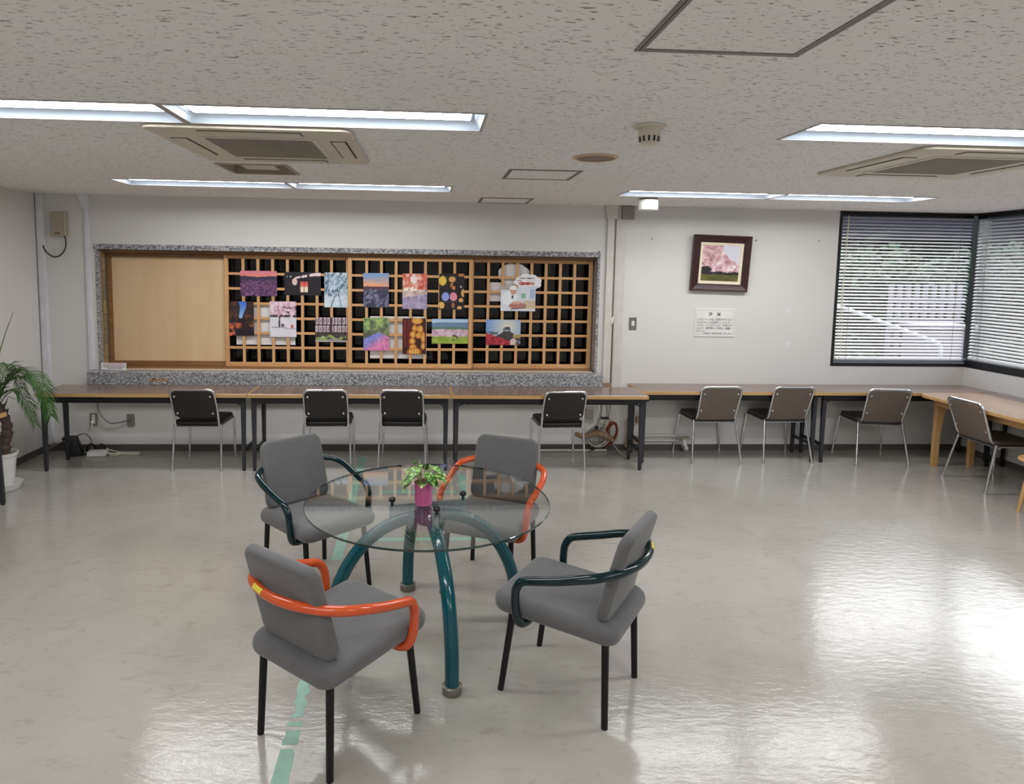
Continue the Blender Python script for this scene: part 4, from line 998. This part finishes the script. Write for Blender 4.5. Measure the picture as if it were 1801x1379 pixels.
MB().tube(spline([(.055,-.03,.0), (.062,-.03,-.04), (.060,-.035,-.11), (.02,-.04,-.175), (-.04,-.04,-.195), (-.10,-.04,-.165), (-.130,-.048,-.11), (-.128,-.048,-.09)], 7), .006, 8).build('cable', M['cordk'], r, smooth=60)
r = empty('light_switch', (2.037, WY, 1.30), 0, 'grey wall plate with a white rocker switch', 'switch')
MB().box(-.038, .038, -.008, 0, -.062, .062, ch=.003).build('plate', pm('grey_plate', (.47,.46,.46), .4, .3), r); MB().box(-.014, .014, -.014, -.008, -.022, .028, ch=.002).build('rocker', M['white_pl'], r)
# framed painting, top edge leaning a little off the wall
r = empty('framed_painting', (2.89, WY-.004, 1.640), 0, 'oil painting of pink cherry blossom in a dark mahogany frame', 'painting'); r.rotation_euler = (.055, .022, 0)
fw_, fh_, bw_ = .585, .555, .072
f = MB()
o1 = [(-fw_/2, 0), (fw_/2, 0), (fw_/2, fh_), (-fw_/2, fh_)]
def ins(i): return [(-fw_/2+i, i), (fw_/2-i, i), (fw_/2-i, fh_-i), (-fw_/2+i, fh_-i)]
f.loft([[(x, y, z) for x, z in ins(i)] for i, y in ((0, 0), (0, -.04), (.008, -.05), (.022, -.046), (.030, -.042), (.055, -.034), (bw_, -.030), (bw_, -.012))], caps=False)
f.build('frame', M['frame_dk'], r, fix=True)
f = MB(); f.loft([[(x, y, z) for x, z in ins(i)] for i, y in ((bw_, -.024), (bw_+.028, -.020), (bw_+.028, -.014))], caps=False); f.build('liner', M['liner'], r)
pw, ph = fw_-2*(bw_+.028), fh_-2*(bw_+.028)
cv = print_mesh('canvas', pw, ph, a_painting, r, M['paint'], 70, 66, th=.004, y=-.0165); cv.location = (0, 0, bw_+.028)
MB().box(-fw_/2+.01, fw_/2-.01, -.011, -.001, .01, fh_-.01).build('backing', M['frame_dk'], r)
# notice
r = empty('notice_sign', (2.88, WY, 1.176), 0, 'white notice plate with black Japanese text below the painting', 'sign')
MB().box(-.208, .208, -.008, 0, 0, .285, ch=.002).build('plate', M['white_pl'], r)
f = MB()
for q in ((-.196, .196, .023, .0255), (-.196, .196, .2665, .269), (-.196, -.1935, .0255, .2665), (.1935, .196, .0255, .2665)): f.box(q[0], q[1], -.0088, -.008, q[2], q[3])
f.build('border', pm('grey_line', (.62,.62,.62), .6), r)
dg = bpy.context.evaluated_depsgraph_get()
def text(s_, size, x, z, m_, parent, bold=0., align='LEFT', y=-.0088, width=None):
    cu = bpy.data.curves.new('lettering', 'FONT'); cu.body = s_; cu.size = size; cu.align_x = align; cu.offset = bold
    o = bpy.data.objects.new('lettering', cu); COL.objects.link(o); bpy.context.view_layer.update()
    me = bpy.data.meshes.new_from_object(o.evaluated_get(bpy.context.evaluated_depsgraph_get())); bpy.data.objects.remove(o); bpy.data.curves.remove(cu)
    xs_ = [v.co.x for v in me.vertices]; k = 1.
    if width and xs_: k = width/(max(xs_)-min(xs_))
    for v in me.vertices: v.co = Vector((v.co.x*k, 0, v.co.y))
    me.materials.clear(); me.materials.append(m_)
    o = bpy.data.objects.new('lettering', me); COL.objects.link(o); o.parent = parent; o.location = (x, y, z); return o
text('注　意', .042, -.005, .213, M['ink'], r, .0012, 'CENTER')
M['ink2'] = pm('faded_ink', (.40,.40,.41), .6)
for i, ln in enumerate(('このスペースは、近所の皆さんが', '交流することを目的としたスペー', 'スです。多くの皆さんがご利用でき', 'るよう、長時間のご利用はご遠慮く', 'ださい。')):
    text(ln, .0245, -.186, .166-.0295*i, M['ink2'], r, .0004, width=(.36 if i < 4 else None))
text('利用時間　施設の開館時間　管理　担当者', .014, -.115, .030, M['ink2'], r, .0003, width=.30)
for x, z, lab in ((3.637, 1.452, 'small white paper square on the wall, the upper of two near the window'), (3.658, 1.103, 'small white paper square on the wall, the lower of two near the window')):
    tag(MB().box(x-.028, x+.028, WY-.0015, WY, z-.027, z+.027).build('paper_patch', M['paper']), lab, 'paper', 'white paper squares on the wall')
NH = [(.277,1.995,'nail in the wall above the opening, over the black umbrellas print'), (.349,1.996,'short nail stub on the window side of the nail over the umbrellas print'), (.735,2.001,'nail pair in the wall above the cut-out poster'), (1.193,2.004,'single tiny nail above the plain end of the lattice'),
      (1.668,2.012,'dark hook in the wall above the end of the opening'), (2.193,2.150,'nail in the wall above the light switch'), (3.263,2.151,'nail in the wall just beside the painting'), (3.913,2.157,'nail in the wall between the painting and the corner window')]
for i, (x, z, lab) in enumerate(NH):
    b = MB().tube([(x, WY, z), (x, WY-.014, z-.002), (x+.004, WY-.016, z+.008)], .0035 if i != 4 else .006, 6); 
    if i == 2: b.tube([(x+.022, WY, z-.002), (x+.018, WY-.012, z), (x+.036, WY-.014, z+.002)], .004, 6)
    if i == 4: b.tube([(x, WY-.002, z-.03), (x-.01, WY-.012, z-.02), (x+.006, WY-.014, z)], .005, 6)
    tag(b.build('wall_nail', M['hatch']), lab, 'nail', 'nails in the back wall')
# card on the sill, orange residue on its front
r = empty('sill_card', (-3.03, 6.492, .803), 0, 'small white card with red and black lines leaning on the granite sill', 'card'); r.rotation_euler = (-.2, .02, .03)
MB().box(-.115, .115, -.001, .001, 0, .068).build('card', M['paper'], r)
for z, mm, x0, x1 in ((.056, 'redink', -.10, .095), (.041, 'redink', -.105, .105), (.028, 'ink', -.09, .10), (.014, 'ink', -.06, .08)):
    f = MB(); x = x0
    while x < x1: w_ = rnd.uniform(.006, .012); f.box(x, min(x+w_, x1), -.0016, -.001, z-.003, z+.003); x += w_ + .003
    f.build('lettering', M[mm], r)
f = MB(); rr_ = random.Random(5)
for k in range(26):
    x = -2.57 + rr_.uniform(-.085, .085); z = .722 + rr_.uniform(-.012, .012); w_ = rr_.uniform(.012, .03); hh = rr_.uniform(.003, .007)
    f.prism([(-w_, -hh*.4), (w_*.3, -hh), (w_, hh*.3), (-w_*.2, hh)], 0, .0012); n_v = 8
    for q in range(len(f.v)-n_v, len(f.v)): a, b, c_ = f.v[q]; f.v[q] = (x+a, 6.3995-c_, z+b)
tag(f.build('tape_residue', M['orange_tape']), 'patch of orange tape residue on the face of the granite sill', 'tape residue')

# ------------------------------------------------------------------ sockets, cables and clutter under the tables
def socket(x, z, lab, plug):
    r = empty('wall_socket', (x, WY, z), 0, lab, 'socket', 'wall sockets under the tables')
    MB().box(-.036, .036, -.008, 0, -.062, .062, ch=.003).build('plate', pm('socket_grey', (.50,.48,.46), .5), r)
    if plug:
        f = MB(); f.box(-.014, .014, -.012, -.008, -.045, .045); f.build('insert', M['white_pl'], r); s_ = MB()
        for dz in (.02, -.012): s_.box(-.006, -.003, -.0125, -.012, dz, dz+.012); s_.box(.003, .006, -.0125, -.012, dz, dz+.012)
        s_.build('slots', M['dark'], r)
    else: MB().lathe([(.006, 0), (.006, .002)], seg=10).mapv(lambda a, b, z_: (a, -.008-z_, b)).build('cable_hole', M['dark'], r)
socket(-3.252, .311, 'grey wall socket with a white plug, under the table by the palm', True)
socket(-2.90, .303, 'blank grey wall plate with a cable entering it, under the table by the palm', False)
tag(MB().tube(spline([(-2.90, WY-.012, .303), (-3.00, WY-.03, .285), (-3.08, WY-.035, .28), (-3.15, WY-.03, .33), (-3.20, WY-.02, .42), (-3.205, WY-.015, .55)], 7), .006, 8).build('cable', M['cordg'], ), 'grey cable drooping from the blank wall plate beside the white plug', 'cable')
r = empty('power_cord', (0, 0, 0), 0, 'white power cord from the wall socket down to loops on the floor', 'cable')
MB().box(-3.264, -3.24, WY-.045, WY-.0125, .278, .302, ch=.004).build('plug', M['white_pl'], r)
MB().tube(spline([(-3.252, WY-.045, .288), (-3.235, WY-.06, .22), (-3.18, WY-.07, .11), (-3.10, WY-.08, .04), (-2.99, WY-.09, .012), (-2.93, WY-.13, .008), (-2.98, WY-.19, .008), (-3.03, WY-.17, .008), (-2.95, WY-.12, .012), (-2.80, WY-.10, .008), (-2.80, WY-.15, .008), (-2.95, WY-.16, .014), (-3.08, WY-.17, .02)], 8), .006, 8).build('wire', M['cordw'], r, smooth=60)
r = empty('network_box', (-3.14, 6.36, 0), .12, 'white flat plastic box lying on the floor by the loose cords', 'adapter')
MB().box(-.085, .085, -.045, .045, .004, .050, ch=.008).build('case', M['white_pl'], r); MB().box(-.084, .084, -.0465, -.044, .004, .02).build('edge_strip', M['white_pl'], r)
r = empty('router_bag', (-3.36, 6.36, 0), .35, 'black box-shaped bag slumped on the floor behind the table leg', 'bag')
MB().cushion(rrect(.13, .10, .02), 0, .19, .014, 4, fn=lambda a, b, z_: (a+.25*(z_-.1)*-.5+.02*math.sin(z_*30), b+.02*z_, z_*(1-.25*(a+.06)))).build('body', M['cordk'], r, smooth=40)
f = MB()
f.tube(spline([(-3.27, 6.42, .02), (-3.25, 6.40, .085), (-3.21, 6.41, .095), (-3.19, 6.43, .05), (-3.22, 6.42, .02), (-3.17, 6.40, .06), (-3.13, 6.43, .09), (-3.11, 6.44, .03), (-3.18, 6.42, .012), (-3.24, 6.38, .012), (-3.28, 6.35, .01)], 7), .009, 8)
tag(f.build('cable', M['cordk'], smooth=60), 'black cable bundled beside the white flat box', 'cable')
tag(MB().tube(spline([(-3.40, 6.46, .14), (-3.36, 6.47, .175), (-3.30, 6.47, .18), (-3.25, 6.46, .13), (-3.23, 6.44, .04), (-3.20, 6.40, .012)], 7), .006, 8).build('cable', M['cordg'], smooth=60), 'grey cable arching up behind the black bag', 'cable')
# right-hand cable tangle
r = empty('cable_coil', (1.69, 6.455, 0), 0, 'coil of white and grey cables hanging on the wall under the table', 'cable coil')
f = MB(); rr_ = random.Random(9)
for k in range(13):
    R_ = rr_.uniform(.07, .125); cx, cz = rr_.uniform(-.02, .02), .16 + rr_.uniform(-.02, .02); f.tube([(cx+R_*math.cos(2*PI*i/28), rr_.uniform(-.004, .004)+k*.005-.02, cz+R_*(.8+.02*k)*math.sin(2*PI*i/28+.02*k)) for i in range(28)], .0038, 6, closed=True, mi=k % 2)
f.build('loops', [M['cordw'], M['cordg']], r, smooth=60)
f = MB()
for k in range(5): f.tube(spline([(.02+.02*k, .03, .56), (.01+.03*k, -.01+.01*k, .42), (-.02+.035*k, .0, .33), (.03*k-.05, .0, .22)], 6), .004, 6, mi=k % 2)
f.build('risers', [M['cordw'], M['cordg']], r, smooth=60)
f = MB(); f.box(.03, .07, -.03, .0, .345, .365); f.box(.075, .105, -.03, 0, .345, .365); f.box(-.03, .0, -.04, -.01, .245, .275); f.box(-.06, -.03, -.04, -.01, .03, .055); f.build('connectors', M['cordk'], r)
tag(MB().tube(spline([(1.47, 6.46, .19), (1.56, 6.45, .165), (1.68, 6.44, .20), (1.79, 6.44, .165), (1.86, 6.45, .12)], 7), [.02+.014*math.sin(i*.11) for i in range(29)], 10).build('cardboard_sleeve', M['tan'], smooth=50), 'tan twisted sleeve wrapped across the cable coil', 'sleeve')
f = MB()
rr_ = random.Random(31)
for k in range(11):
    jx = lambda: rr_.uniform(-.014, .014)
    f.tube(spline([(1.80+jx(), 6.47+jx(), .07), (1.865+jx(), 6.46+jx(), .14+jx()), (1.89+jx(), 6.45+jx(), .23+jx()), (1.865+jx(), 6.45+jx(), .30+jx()), (1.825+jx(), 6.46+jx(), .29+jx()), (1.80+jx(), 6.47+jx(), .22+jx()), (1.845+jx(), 6.47+jx(), .12+jx()), (1.82+jx()*2, 6.46+jx(), .07)], 6), .0042, 6)
tag(f.build('cable_bundle', M['cordo'], smooth=60), 'reddish orange cable bundle looped beside the white coil', 'cable bundle')
tag(MB().tube(spline([(1.86, 6.46, .08), (1.90, 6.36, .03), (1.93, 6.24, .012)], 6), .0035, 6).build('cable', M['cordw'], smooth=60), 'thin white lead trailing from the orange bundle onto the floor', 'cable')
tag(MB().rod((1.10, 6.475, .015), (1.80, 6.475, .015), .013, 10).build('conduit_pipe', M['trunkw'], smooth=50), 'loose white pipe lying on the floor along the wall', 'pipe')
tag(MB().box(1.585, 1.665, WY-.03, WY, .33, .44, ch=.004).build('wall_box', M['greybox']), 'grey box on the wall above the cable coil', 'junction box')
r = empty('wooden_bracket', (2.04, 6.47, 0), 0, 'tan plywood bracket standing behind the table leg near the coil', 'bracket')
f = MB(); f.loft([[(x, y, z) for x, z in ((-.06,.06),(.02,.0),(.03,.30),(-.035,.36),(-.06,.30),(-.03,.22))] for y in (-.012, .012)]); f.build('plate', M['tan'], r)
MB().box(.02, .13, -.02, .02, .10, .16).build('block', M['tan'], r); MB().box(.05, .12, -.02, .02, .30, .36).build('block', M['tan'], r)
tag(MB().box(1.735, 1.83, WY-.06, WY-.031, .63, .70).build('wood_block', M['tan']), 'small wood block on the wall trunk behind the table top', 'block')
for z, lab in ((.155, 'upper white pipe along the wall near the caster'), (.105, 'lower white pipe along the wall near the caster')):
    tag(MB().rod((2.17, WY-.02, z), (2.56, WY-.02, z), .014, 10).build('conduit_pipe', M['trunkw'], smooth=50), lab, 'pipe')
r = empty('furniture_caster', (2.60, 6.46, 0), .3, 'white caster with bracket lying upright under the table by the wall', 'caster')
MB().cushion(rrect(.11, .06, .02), .135, .155, .006, 3).build('plate', M['ivory_dk'], r, smooth=50)
f = MB(); f.bar((-.03, -.02, .14), (.012, -.022, .03), .03, .004, up=(0,1,0)); f.bar((-.03, .02, .14), (.012, .022, .03), .03, .004, up=(0,1,0)); f.build('fork', M['white_pl'], r)
MB().lathe([(.01, -.014), (.03, -.014), (.033, -.008), (.033, .008), (.03, .014), (.01, .014)], seg=24).mapv(lambda a, b, z_: (a+.012, z_, b+.034)).build('wheel', M['greybox'], r, smooth=50)

# ------------------------------------------------------------------ corner windows, blinds
wn = empty('window_1'); wn['kind'] = 'structure'
x0, x1, z0, z1 = WB[0], XR+.02, WB[2], ZC
f = MB(); f.box(x0, x1, YB-.004, YB+.09, z0, z0+.032); f.box(x0, x1, YB-.004, YB+.09, z1-.02, z1); f.box(x0, x0+.03, YB-.004, YB+.09, z0+.032, z1-.02)
f.build('frame', M['winblack'], wn)
f = MB(); f.box(x0+.03, x0+.075, YB+.09, YB+.12, z0, z1); f.box(x0+.075, XR+.1, YB+.09, YB+.12, z0, z0+.07); f.box(x0+.075, XR+.1, YB+.09, YB+.12, z1-.05, z1)
f.build('sash', M['alu'], wn)
MB().box(x0+.075, XR+.15, YB+.102, YB+.108, z0+.07, z1-.05).build('pane', M['glass_win'], wn)
wn = empty('window_2'); wn['kind'] = 'structure'
f = MB(); f.box(XR-.004, XR+.09, WR[0], YB, z0, z0+.075); f.box(XR-.004, XR+.09, WR[0], YB, z1-.02, z1); f.box(XR-.004, XR+.09, WR[0], WR[0]+.03, z0+.075, z1-.02)
f.box(XR+.10, XR+.16, YB+.09, YB+.15, z0, z1)
f.build('frame', M['winblack'], wn)
f = MB(); 
for yy in (WR[0]+.03, 2.95, 4.75): f.box(XR+.09, XR+.12, yy, yy+.05, z0, z1)
f.box(XR+.09, XR+.12, WR[0], YB+.09, z0, z0+.08); f.box(XR+.09, XR+.12, WR[0], YB+.09, z1-.05, z1); f.build('sash', M['winblack'], wn)
MB().box(XR+.102, XR+.108, WR[0]+.03, YB+.10, z0+.08, z1-.05).build('pane', M['glass_win'], wn)
def blind(label, u0, u1, along_x, base, zb, tilt, nlad):
    r = empty('venetian_blind', (0, 0, 0), 0, label, 'window blind', 'venetian blinds in the corner window')
    mp = (lambda u, w_, z: (u, base+w_, z)) if along_x else (lambda u, w_, z: (base+w_, u, z))
    s_ = MB(); p_ = .034; n = int((ZC-.035-zb-.02)/p_)
    for k in range(n):
        zc = zb + .028 + p_*k; prof = []
        for i in range(4):
            w_ = -.0165 + .011*i; cz = .0022*(1-((i-1.5)/1.5)**2)
            prof.append((w_*math.cos(tilt), w_*math.sin(tilt) + cz))
        s_.loft([[mp(u, w_, zc+dz) for w_, dz in prof] for u in (u0, u1)], closed=False)
    s_.build('slats', M['blind'], r, smooth=80, fix=False)
    f = MB(); P = [mp(u, w_, 0) for u in (u0, u1) for w_ in (-.014, .014)]; xs_ = [q[0] for q in P]; ys_ = [q[1] for q in P]
    f.box(min(xs_), max(xs_), min(ys_), max(ys_), ZC-.05, ZC-.022, ch=.002); f.build('head_rail', M['winblack'], r)
    MB().box(min(xs_), max(xs_), min(ys_), max(ys_), zb, zb+.014, ch=.003).build('bottom_rail', M['blind'], r)
    f = MB()
    for q in range(nlad):
        u = u0 + .13 + (u1-u0-.26)*q/(nlad-1); a = mp(u, -.018, zb); b = mp(u, -.018, ZC-.03); f.rod(a, b, .002, 5)
    f.build('ladder_cords', M['greybox'], r)
    return r
bb = blind('white venetian blind with slats open on the back-wall side of the corner window', x0+.045, XR-.005, True, YB+.045, .945, .46, 2)
f = MB(); f.tube(spline([(4.225, YB+.015, 2.42), (4.215, YB+.012, 1.9), (4.195, YB+.01, 1.3), (4.165, YB+.01, 1.02), (4.19, YB+.01, .955), (4.225, YB+.01, 1.0), (4.23, YB+.01, 1.2), (4.215, YB+.012, 1.7), (4.23, YB+.015, 2.42)], 6), .0035, 6)
f.build('pull_cord', M['cordw'], bb, smooth=60)
blind('white venetian blind along the window wall, meeting the other blind in the corner', WR[0]+.05, YB+.01, False, XR+.045, .965, .58, 5)

# ------------------------------------------------------------------ outdoors
gr = MB().box(-2, 24, YB+.3, 30, -.35, -.25); gr.box(XR+.3, 24, -8, YB+.3, -.35, -.25); o = gr.build('ground', M['paving']); struct(o)
r = empty('standin_roof_band', (9.5, 12.0, -.25), 0, 'invented dark roof edge far outside above the trees, leaving the high sky open', 'building')  # invented far roof replacing a near eave, so high sky stays open
MB().box(-8, 3.2, -.3, .1, 2.72, 3.62).build('roof_edge', M['eave'], r)
for x in (-7.5, -3.5, 2.6): MB().box(x-.1, x+.1, -.2, 0, 0, 2.72).build('post', M['eave'], r)
def shrub(x, y, z0, rx, ry, rz_, n, seed, label, name='garden_shrub', cat='shrub', ls=.16):
    r_ = random.Random(seed); r = empty(name, (x, y, -.25), 0, label, cat, 'greenery outside the window')
    mb = MB()
    for k in range(n):
        a, b = r_.uniform(0, 2*PI), math.acos(r_.uniform(-1, 1)); q = r_.uniform(.55, 1.)
        P = Vector((rx*q*math.sin(b)*math.cos(a), ry*q*math.sin(b)*math.sin(a), z0+rz_*q*math.cos(b)))
        d = Vector((r_.gauss(0,1), r_.gauss(0,1), r_.gauss(0,1)-.3)).normalized(); s_ = d.orthogonal().normalized(); L_ = ls*r_.uniform(.6, 1.3)
        mb.add([tuple(P), tuple(P+d*L_*.5+s_*L_*.28), tuple(P+d*L_), tuple(P+d*L_*.5-s_*L_*.28)], [(0,1,2,3)])
    mb.build('foliage', M['shrub'], r, fix=False)
    t_ = MB(); t_.tube([(0,0,0), (.03,0,z0*.6), (0,.02,z0)], [.07, .055, .03], 8)
    for k in range(5): a = k*1.3; t_.tube([(0,.02,z0*.7), (rx*.5*math.cos(a), ry*.5*math.sin(a), z0+rz_*.3)], [.035, .012], 6)
    t_.build('trunk', M['bark'], r, smooth=50)
shrub(7.1, 10.6, 1.75, 1.5, .9, .85, 2600, 1, 'leafy tree straight outside the back-wall side of the corner window', 'garden_tree', 'tree')
shrub(9.9, 10.7, 1.8, 1.6, .9, .9, 2600, 2, 'leafy tree outside near the corner post of the window', 'garden_tree', 'tree')
shrub(4.3, 10.7, 1.6, 1.2, .8, .9, 2200, 3, 'leafy tree outside at the frame side of the corner window', 'garden_tree', 'tree')
shrub(12.4, 9.2, 1.7, 1.0, 1.2, .9, 2200, 4, 'leafy tree outside the blind along the window wall', 'garden_tree', 'tree')
shrub(5.6, 9.3, .7, 1.3, .35, .6, 1800, 5, 'low shrub outside below the trees, behind the handrail', ls=.13)
shrub(9.4, 9.4, .7, 1.3, .35, .6, 1800, 6, 'low shrub outside below the trees, toward the pale fence', ls=.13)
hd = MB(); r_ = random.Random(21)  # added hedge backdrop; its height and side run are shaped to block low sky
nx_, nz_ = 96, 24; rows = []
for k in range(nz_+1):
    z = 4.9*k/nz_ - .25; row = []
    for i in range(nx_+1):
        u = 30*i/nx_; bx, by = (1.5+u, 12.9) if u < 12 else (13.5, 12.9-(u-12))
        o_ = r_.uniform(-.25, .25) - .3*math.sin(k/nz_*PI); row.append((bx + (o_ if u >= 12 else 0), by + (o_ if u < 12 else 0), z + r_.uniform(-.08, .08)))
    rows.append(row)
hd.loft(rows, closed=False)
for k in range(9000):
    i, kk = r_.randrange(nx_+1), r_.randrange(nz_+1); P = Vector(rows[kk][i]) + Vector((r_.uniform(-.2,.2), -r_.uniform(0,.2), r_.uniform(-.2,.2))); d_ = Vector((r_.gauss(0,1)-.2, r_.gauss(0,1)-.3, r_.gauss(0,1))).normalized(); s_ = d_.orthogonal().normalized()
    hd.add([tuple(P), tuple(P+d_*.1+s_*.05), tuple(P+d_*.2), tuple(P+d_*.1-s_*.05)], [(0,1,2,3)])
tag(hd.build('sky_blocking_hedge', M['shrub'], fix=False), 'added dark hedge behind the trees outside, shaped to block the low sky', 'hedge', kind='stuff')
# pale lattice fence beyond, stone pillar and handrail close by
r = empty('garden_fence', (7.2, 9.25, -.25), 0, 'pale lattice fence outside behind the blind', 'fence')
f = MB()
for k in range(9): f.box(-.55+.13*k, -.55+.13*k+.055, -.02, .02, 0, 1.95)
f.build('uprights', M['stone'], r); f = MB()
for k in range(10): f.box(-.58, .58, -.035, -.02, .35+.15*k, .35+.15*k+.06)
f.build('cross_bars', M['stone'], r)
r = empty('stone_pillar', (6.78, 8.45, -.25), 0, 'pale stone pillar outside the lower part of the corner window', 'pillar')
MB().box(-.31, .31, -.25, .25, 0, 1.38, ch=.02).build('shaft', M['stone'], r); MB().box(-.34, .34, -.28, .28, 1.38, 1.44, ch=.01).build('cap_stone', M['stone'], r)
r = empty('handrail', (0, 0, -.25), 0, 'white sloping handrail outside the corner window', 'handrail')
MB().tube(fillet([(5.22, 8.6, 0), (5.22, 8.6, 1.64), (5.5, 8.55, 1.64), (6.45, 7.95, 1.22), (6.45, 7.95, 0)], .08, 6), .025, 10).build('rail', M['white_pl'], r, smooth=50)
tag(MB().box(4.1, 8.0, YB+.45, YB+1.3, -.25, .74).build('planter', M['stone']), 'pale ledge outside under the corner window', 'planter')

# ------------------------------------------------------------------ green floor tape
def tape(pts, w_, label, seed, gaps=0):
    r_ = random.Random(seed); mb = MB(); P = [Vector((*p, 0)) for p in pts]
    n = 40; L_ = (P[1]-P[0]); d = L_.normalized(); s_ = Vector((-d.y, d.x, 0)); e0 = e1 = w_/2; prev = None; skip = 0
    for k in range(n+1):
        q = P[0] + L_*(k/n); a = w_/2*(1+r_.uniform(-.05, .04)); b = w_/2*(1+r_.uniform(-.05, .04))
        if r_.random() < .14*gaps: a *= r_.uniform(.3, .8)
        if r_.random() < .14*gaps: b *= r_.uniform(.3, .8)
        cur = ((q - s_*a), (q + s_*b))
        if prev is not None and not (r_.random() < .05*gaps):
            o_ = len(mb.v); v = [prev[0], prev[1], cur[1], cur[0]]
            mb.add([(x, y, .0012) for x, y, _ in v] + [(x, y, 0) for x, y, _ in v], [(0,1,2,3), (0,3,7,4), (1,5,6,2), (0,4,5,1), (3,2,6,7)])
        prev = cur
    return tag(mb.build('floor_tape', M['tape'], fix=True), label, 'floor tape', 'green tape strips on the floor')
tape([(-.510, 2.0), (-.535, 3.02)], .060, 'torn green tape strip under the orange-armed chair seen from behind', 1, 2)
tape([(-.55, 3.30), (-.555, 3.52)], .062, 'short piece of green tape between the near orange-armed chair and the green-armed chair behind it', 5)
tape([(-.565, 4.02), (-.632, 6.28)], .066, 'long green tape strip from the glass table back to the desks', 2)
tape([(-.40, 4.33), (.44, 4.33)], .05, 'crosswise green tape strip seen through the glass below the table edge', 3)
tape([(-.38, 5.28), (.22, 5.28)], .05, 'farther crosswise green tape strip, behind the pink pot', 4)
tape([(.275, 4.62), (.30, 5.75)], .06, 'green tape strip beside the orange-armed chair facing the camera', 6)

# ------------------------------------------------------------------ world, camera
w = bpy.data.worlds.new('overcast_sky'); scn.world = w; w.use_nodes = True; nt = w.node_tree; bg = nt.nodes['Background']
sk = N(nt, 'ShaderNodeTexSky'); sk.sky_type = 'NISHITA'; sk.sun_disc = False; sk.sun_elevation = math.radians(50); sk.sun_rotation = .62; sk.air_density = 1.0; sk.dust_density = 3.0
hs = N(nt, 'ShaderNodeHueSaturation', Saturation=.6); nt.links.new(sk.outputs[0], hs.inputs['Color']); nt.links.new(hs.outputs[0], bg.inputs['Color']); bg.inputs['Strength'].default_value = .75

def cam():
    F, cx, cy, p, y, r, H = 1165.2208, 825.5362, 583.2887, .0940, .0600, .0156, 1.82
    cp, sp, c_, s_ = math.cos(p), math.sin(p), math.cos(y), math.sin(y)
    fw = Vector((s_*cp, c_*cp, -sp)); rt_ = Vector((c_, -s_, 0)); up = rt_.cross(fw)
    R_ = rt_*math.cos(r) + up*math.sin(r); U_ = -rt_*math.sin(r) + up*math.cos(r)
    cd = bpy.data.cameras.new('camera'); o = bpy.data.objects.new('camera', cd); COL.objects.link(o)
    m = Matrix(((R_.x, U_.x, -fw.x, 0), (R_.y, U_.y, -fw.y, 0), (R_.z, U_.z, -fw.z, H), (0, 0, 0, 1))); o.matrix_world = m
    cd.sensor_fit = 'HORIZONTAL'; cd.sensor_width = 36; cd.lens = F/1801*36
    cd.shift_x = (900.5-cx)/1801; cd.shift_y = (cy-689.5)/1801; cd.clip_start = .05; cd.clip_end = 200
    scn.camera = o
cam()
vs = scn.view_settings; vs.view_transform = 'Standard'; vs.look = 'None'; vs.gamma = 1; vs.use_curve_mapping = False; vs.exposure = -0.06
scn.cycles.max_bounces = 12; scn.cycles.diffuse_bounces = 8; scn.cycles.glossy_bounces = 4; scn.cycles.transparent_max_bounces = 16; scn.cycles.transmission_bounces = 6
scn.cycles.use_denoising = True; scn.cycles.sample_clamp_indirect = 6.0; scn.cycles.caustics_reflective = False; scn.cycles.caustics_refractive = False
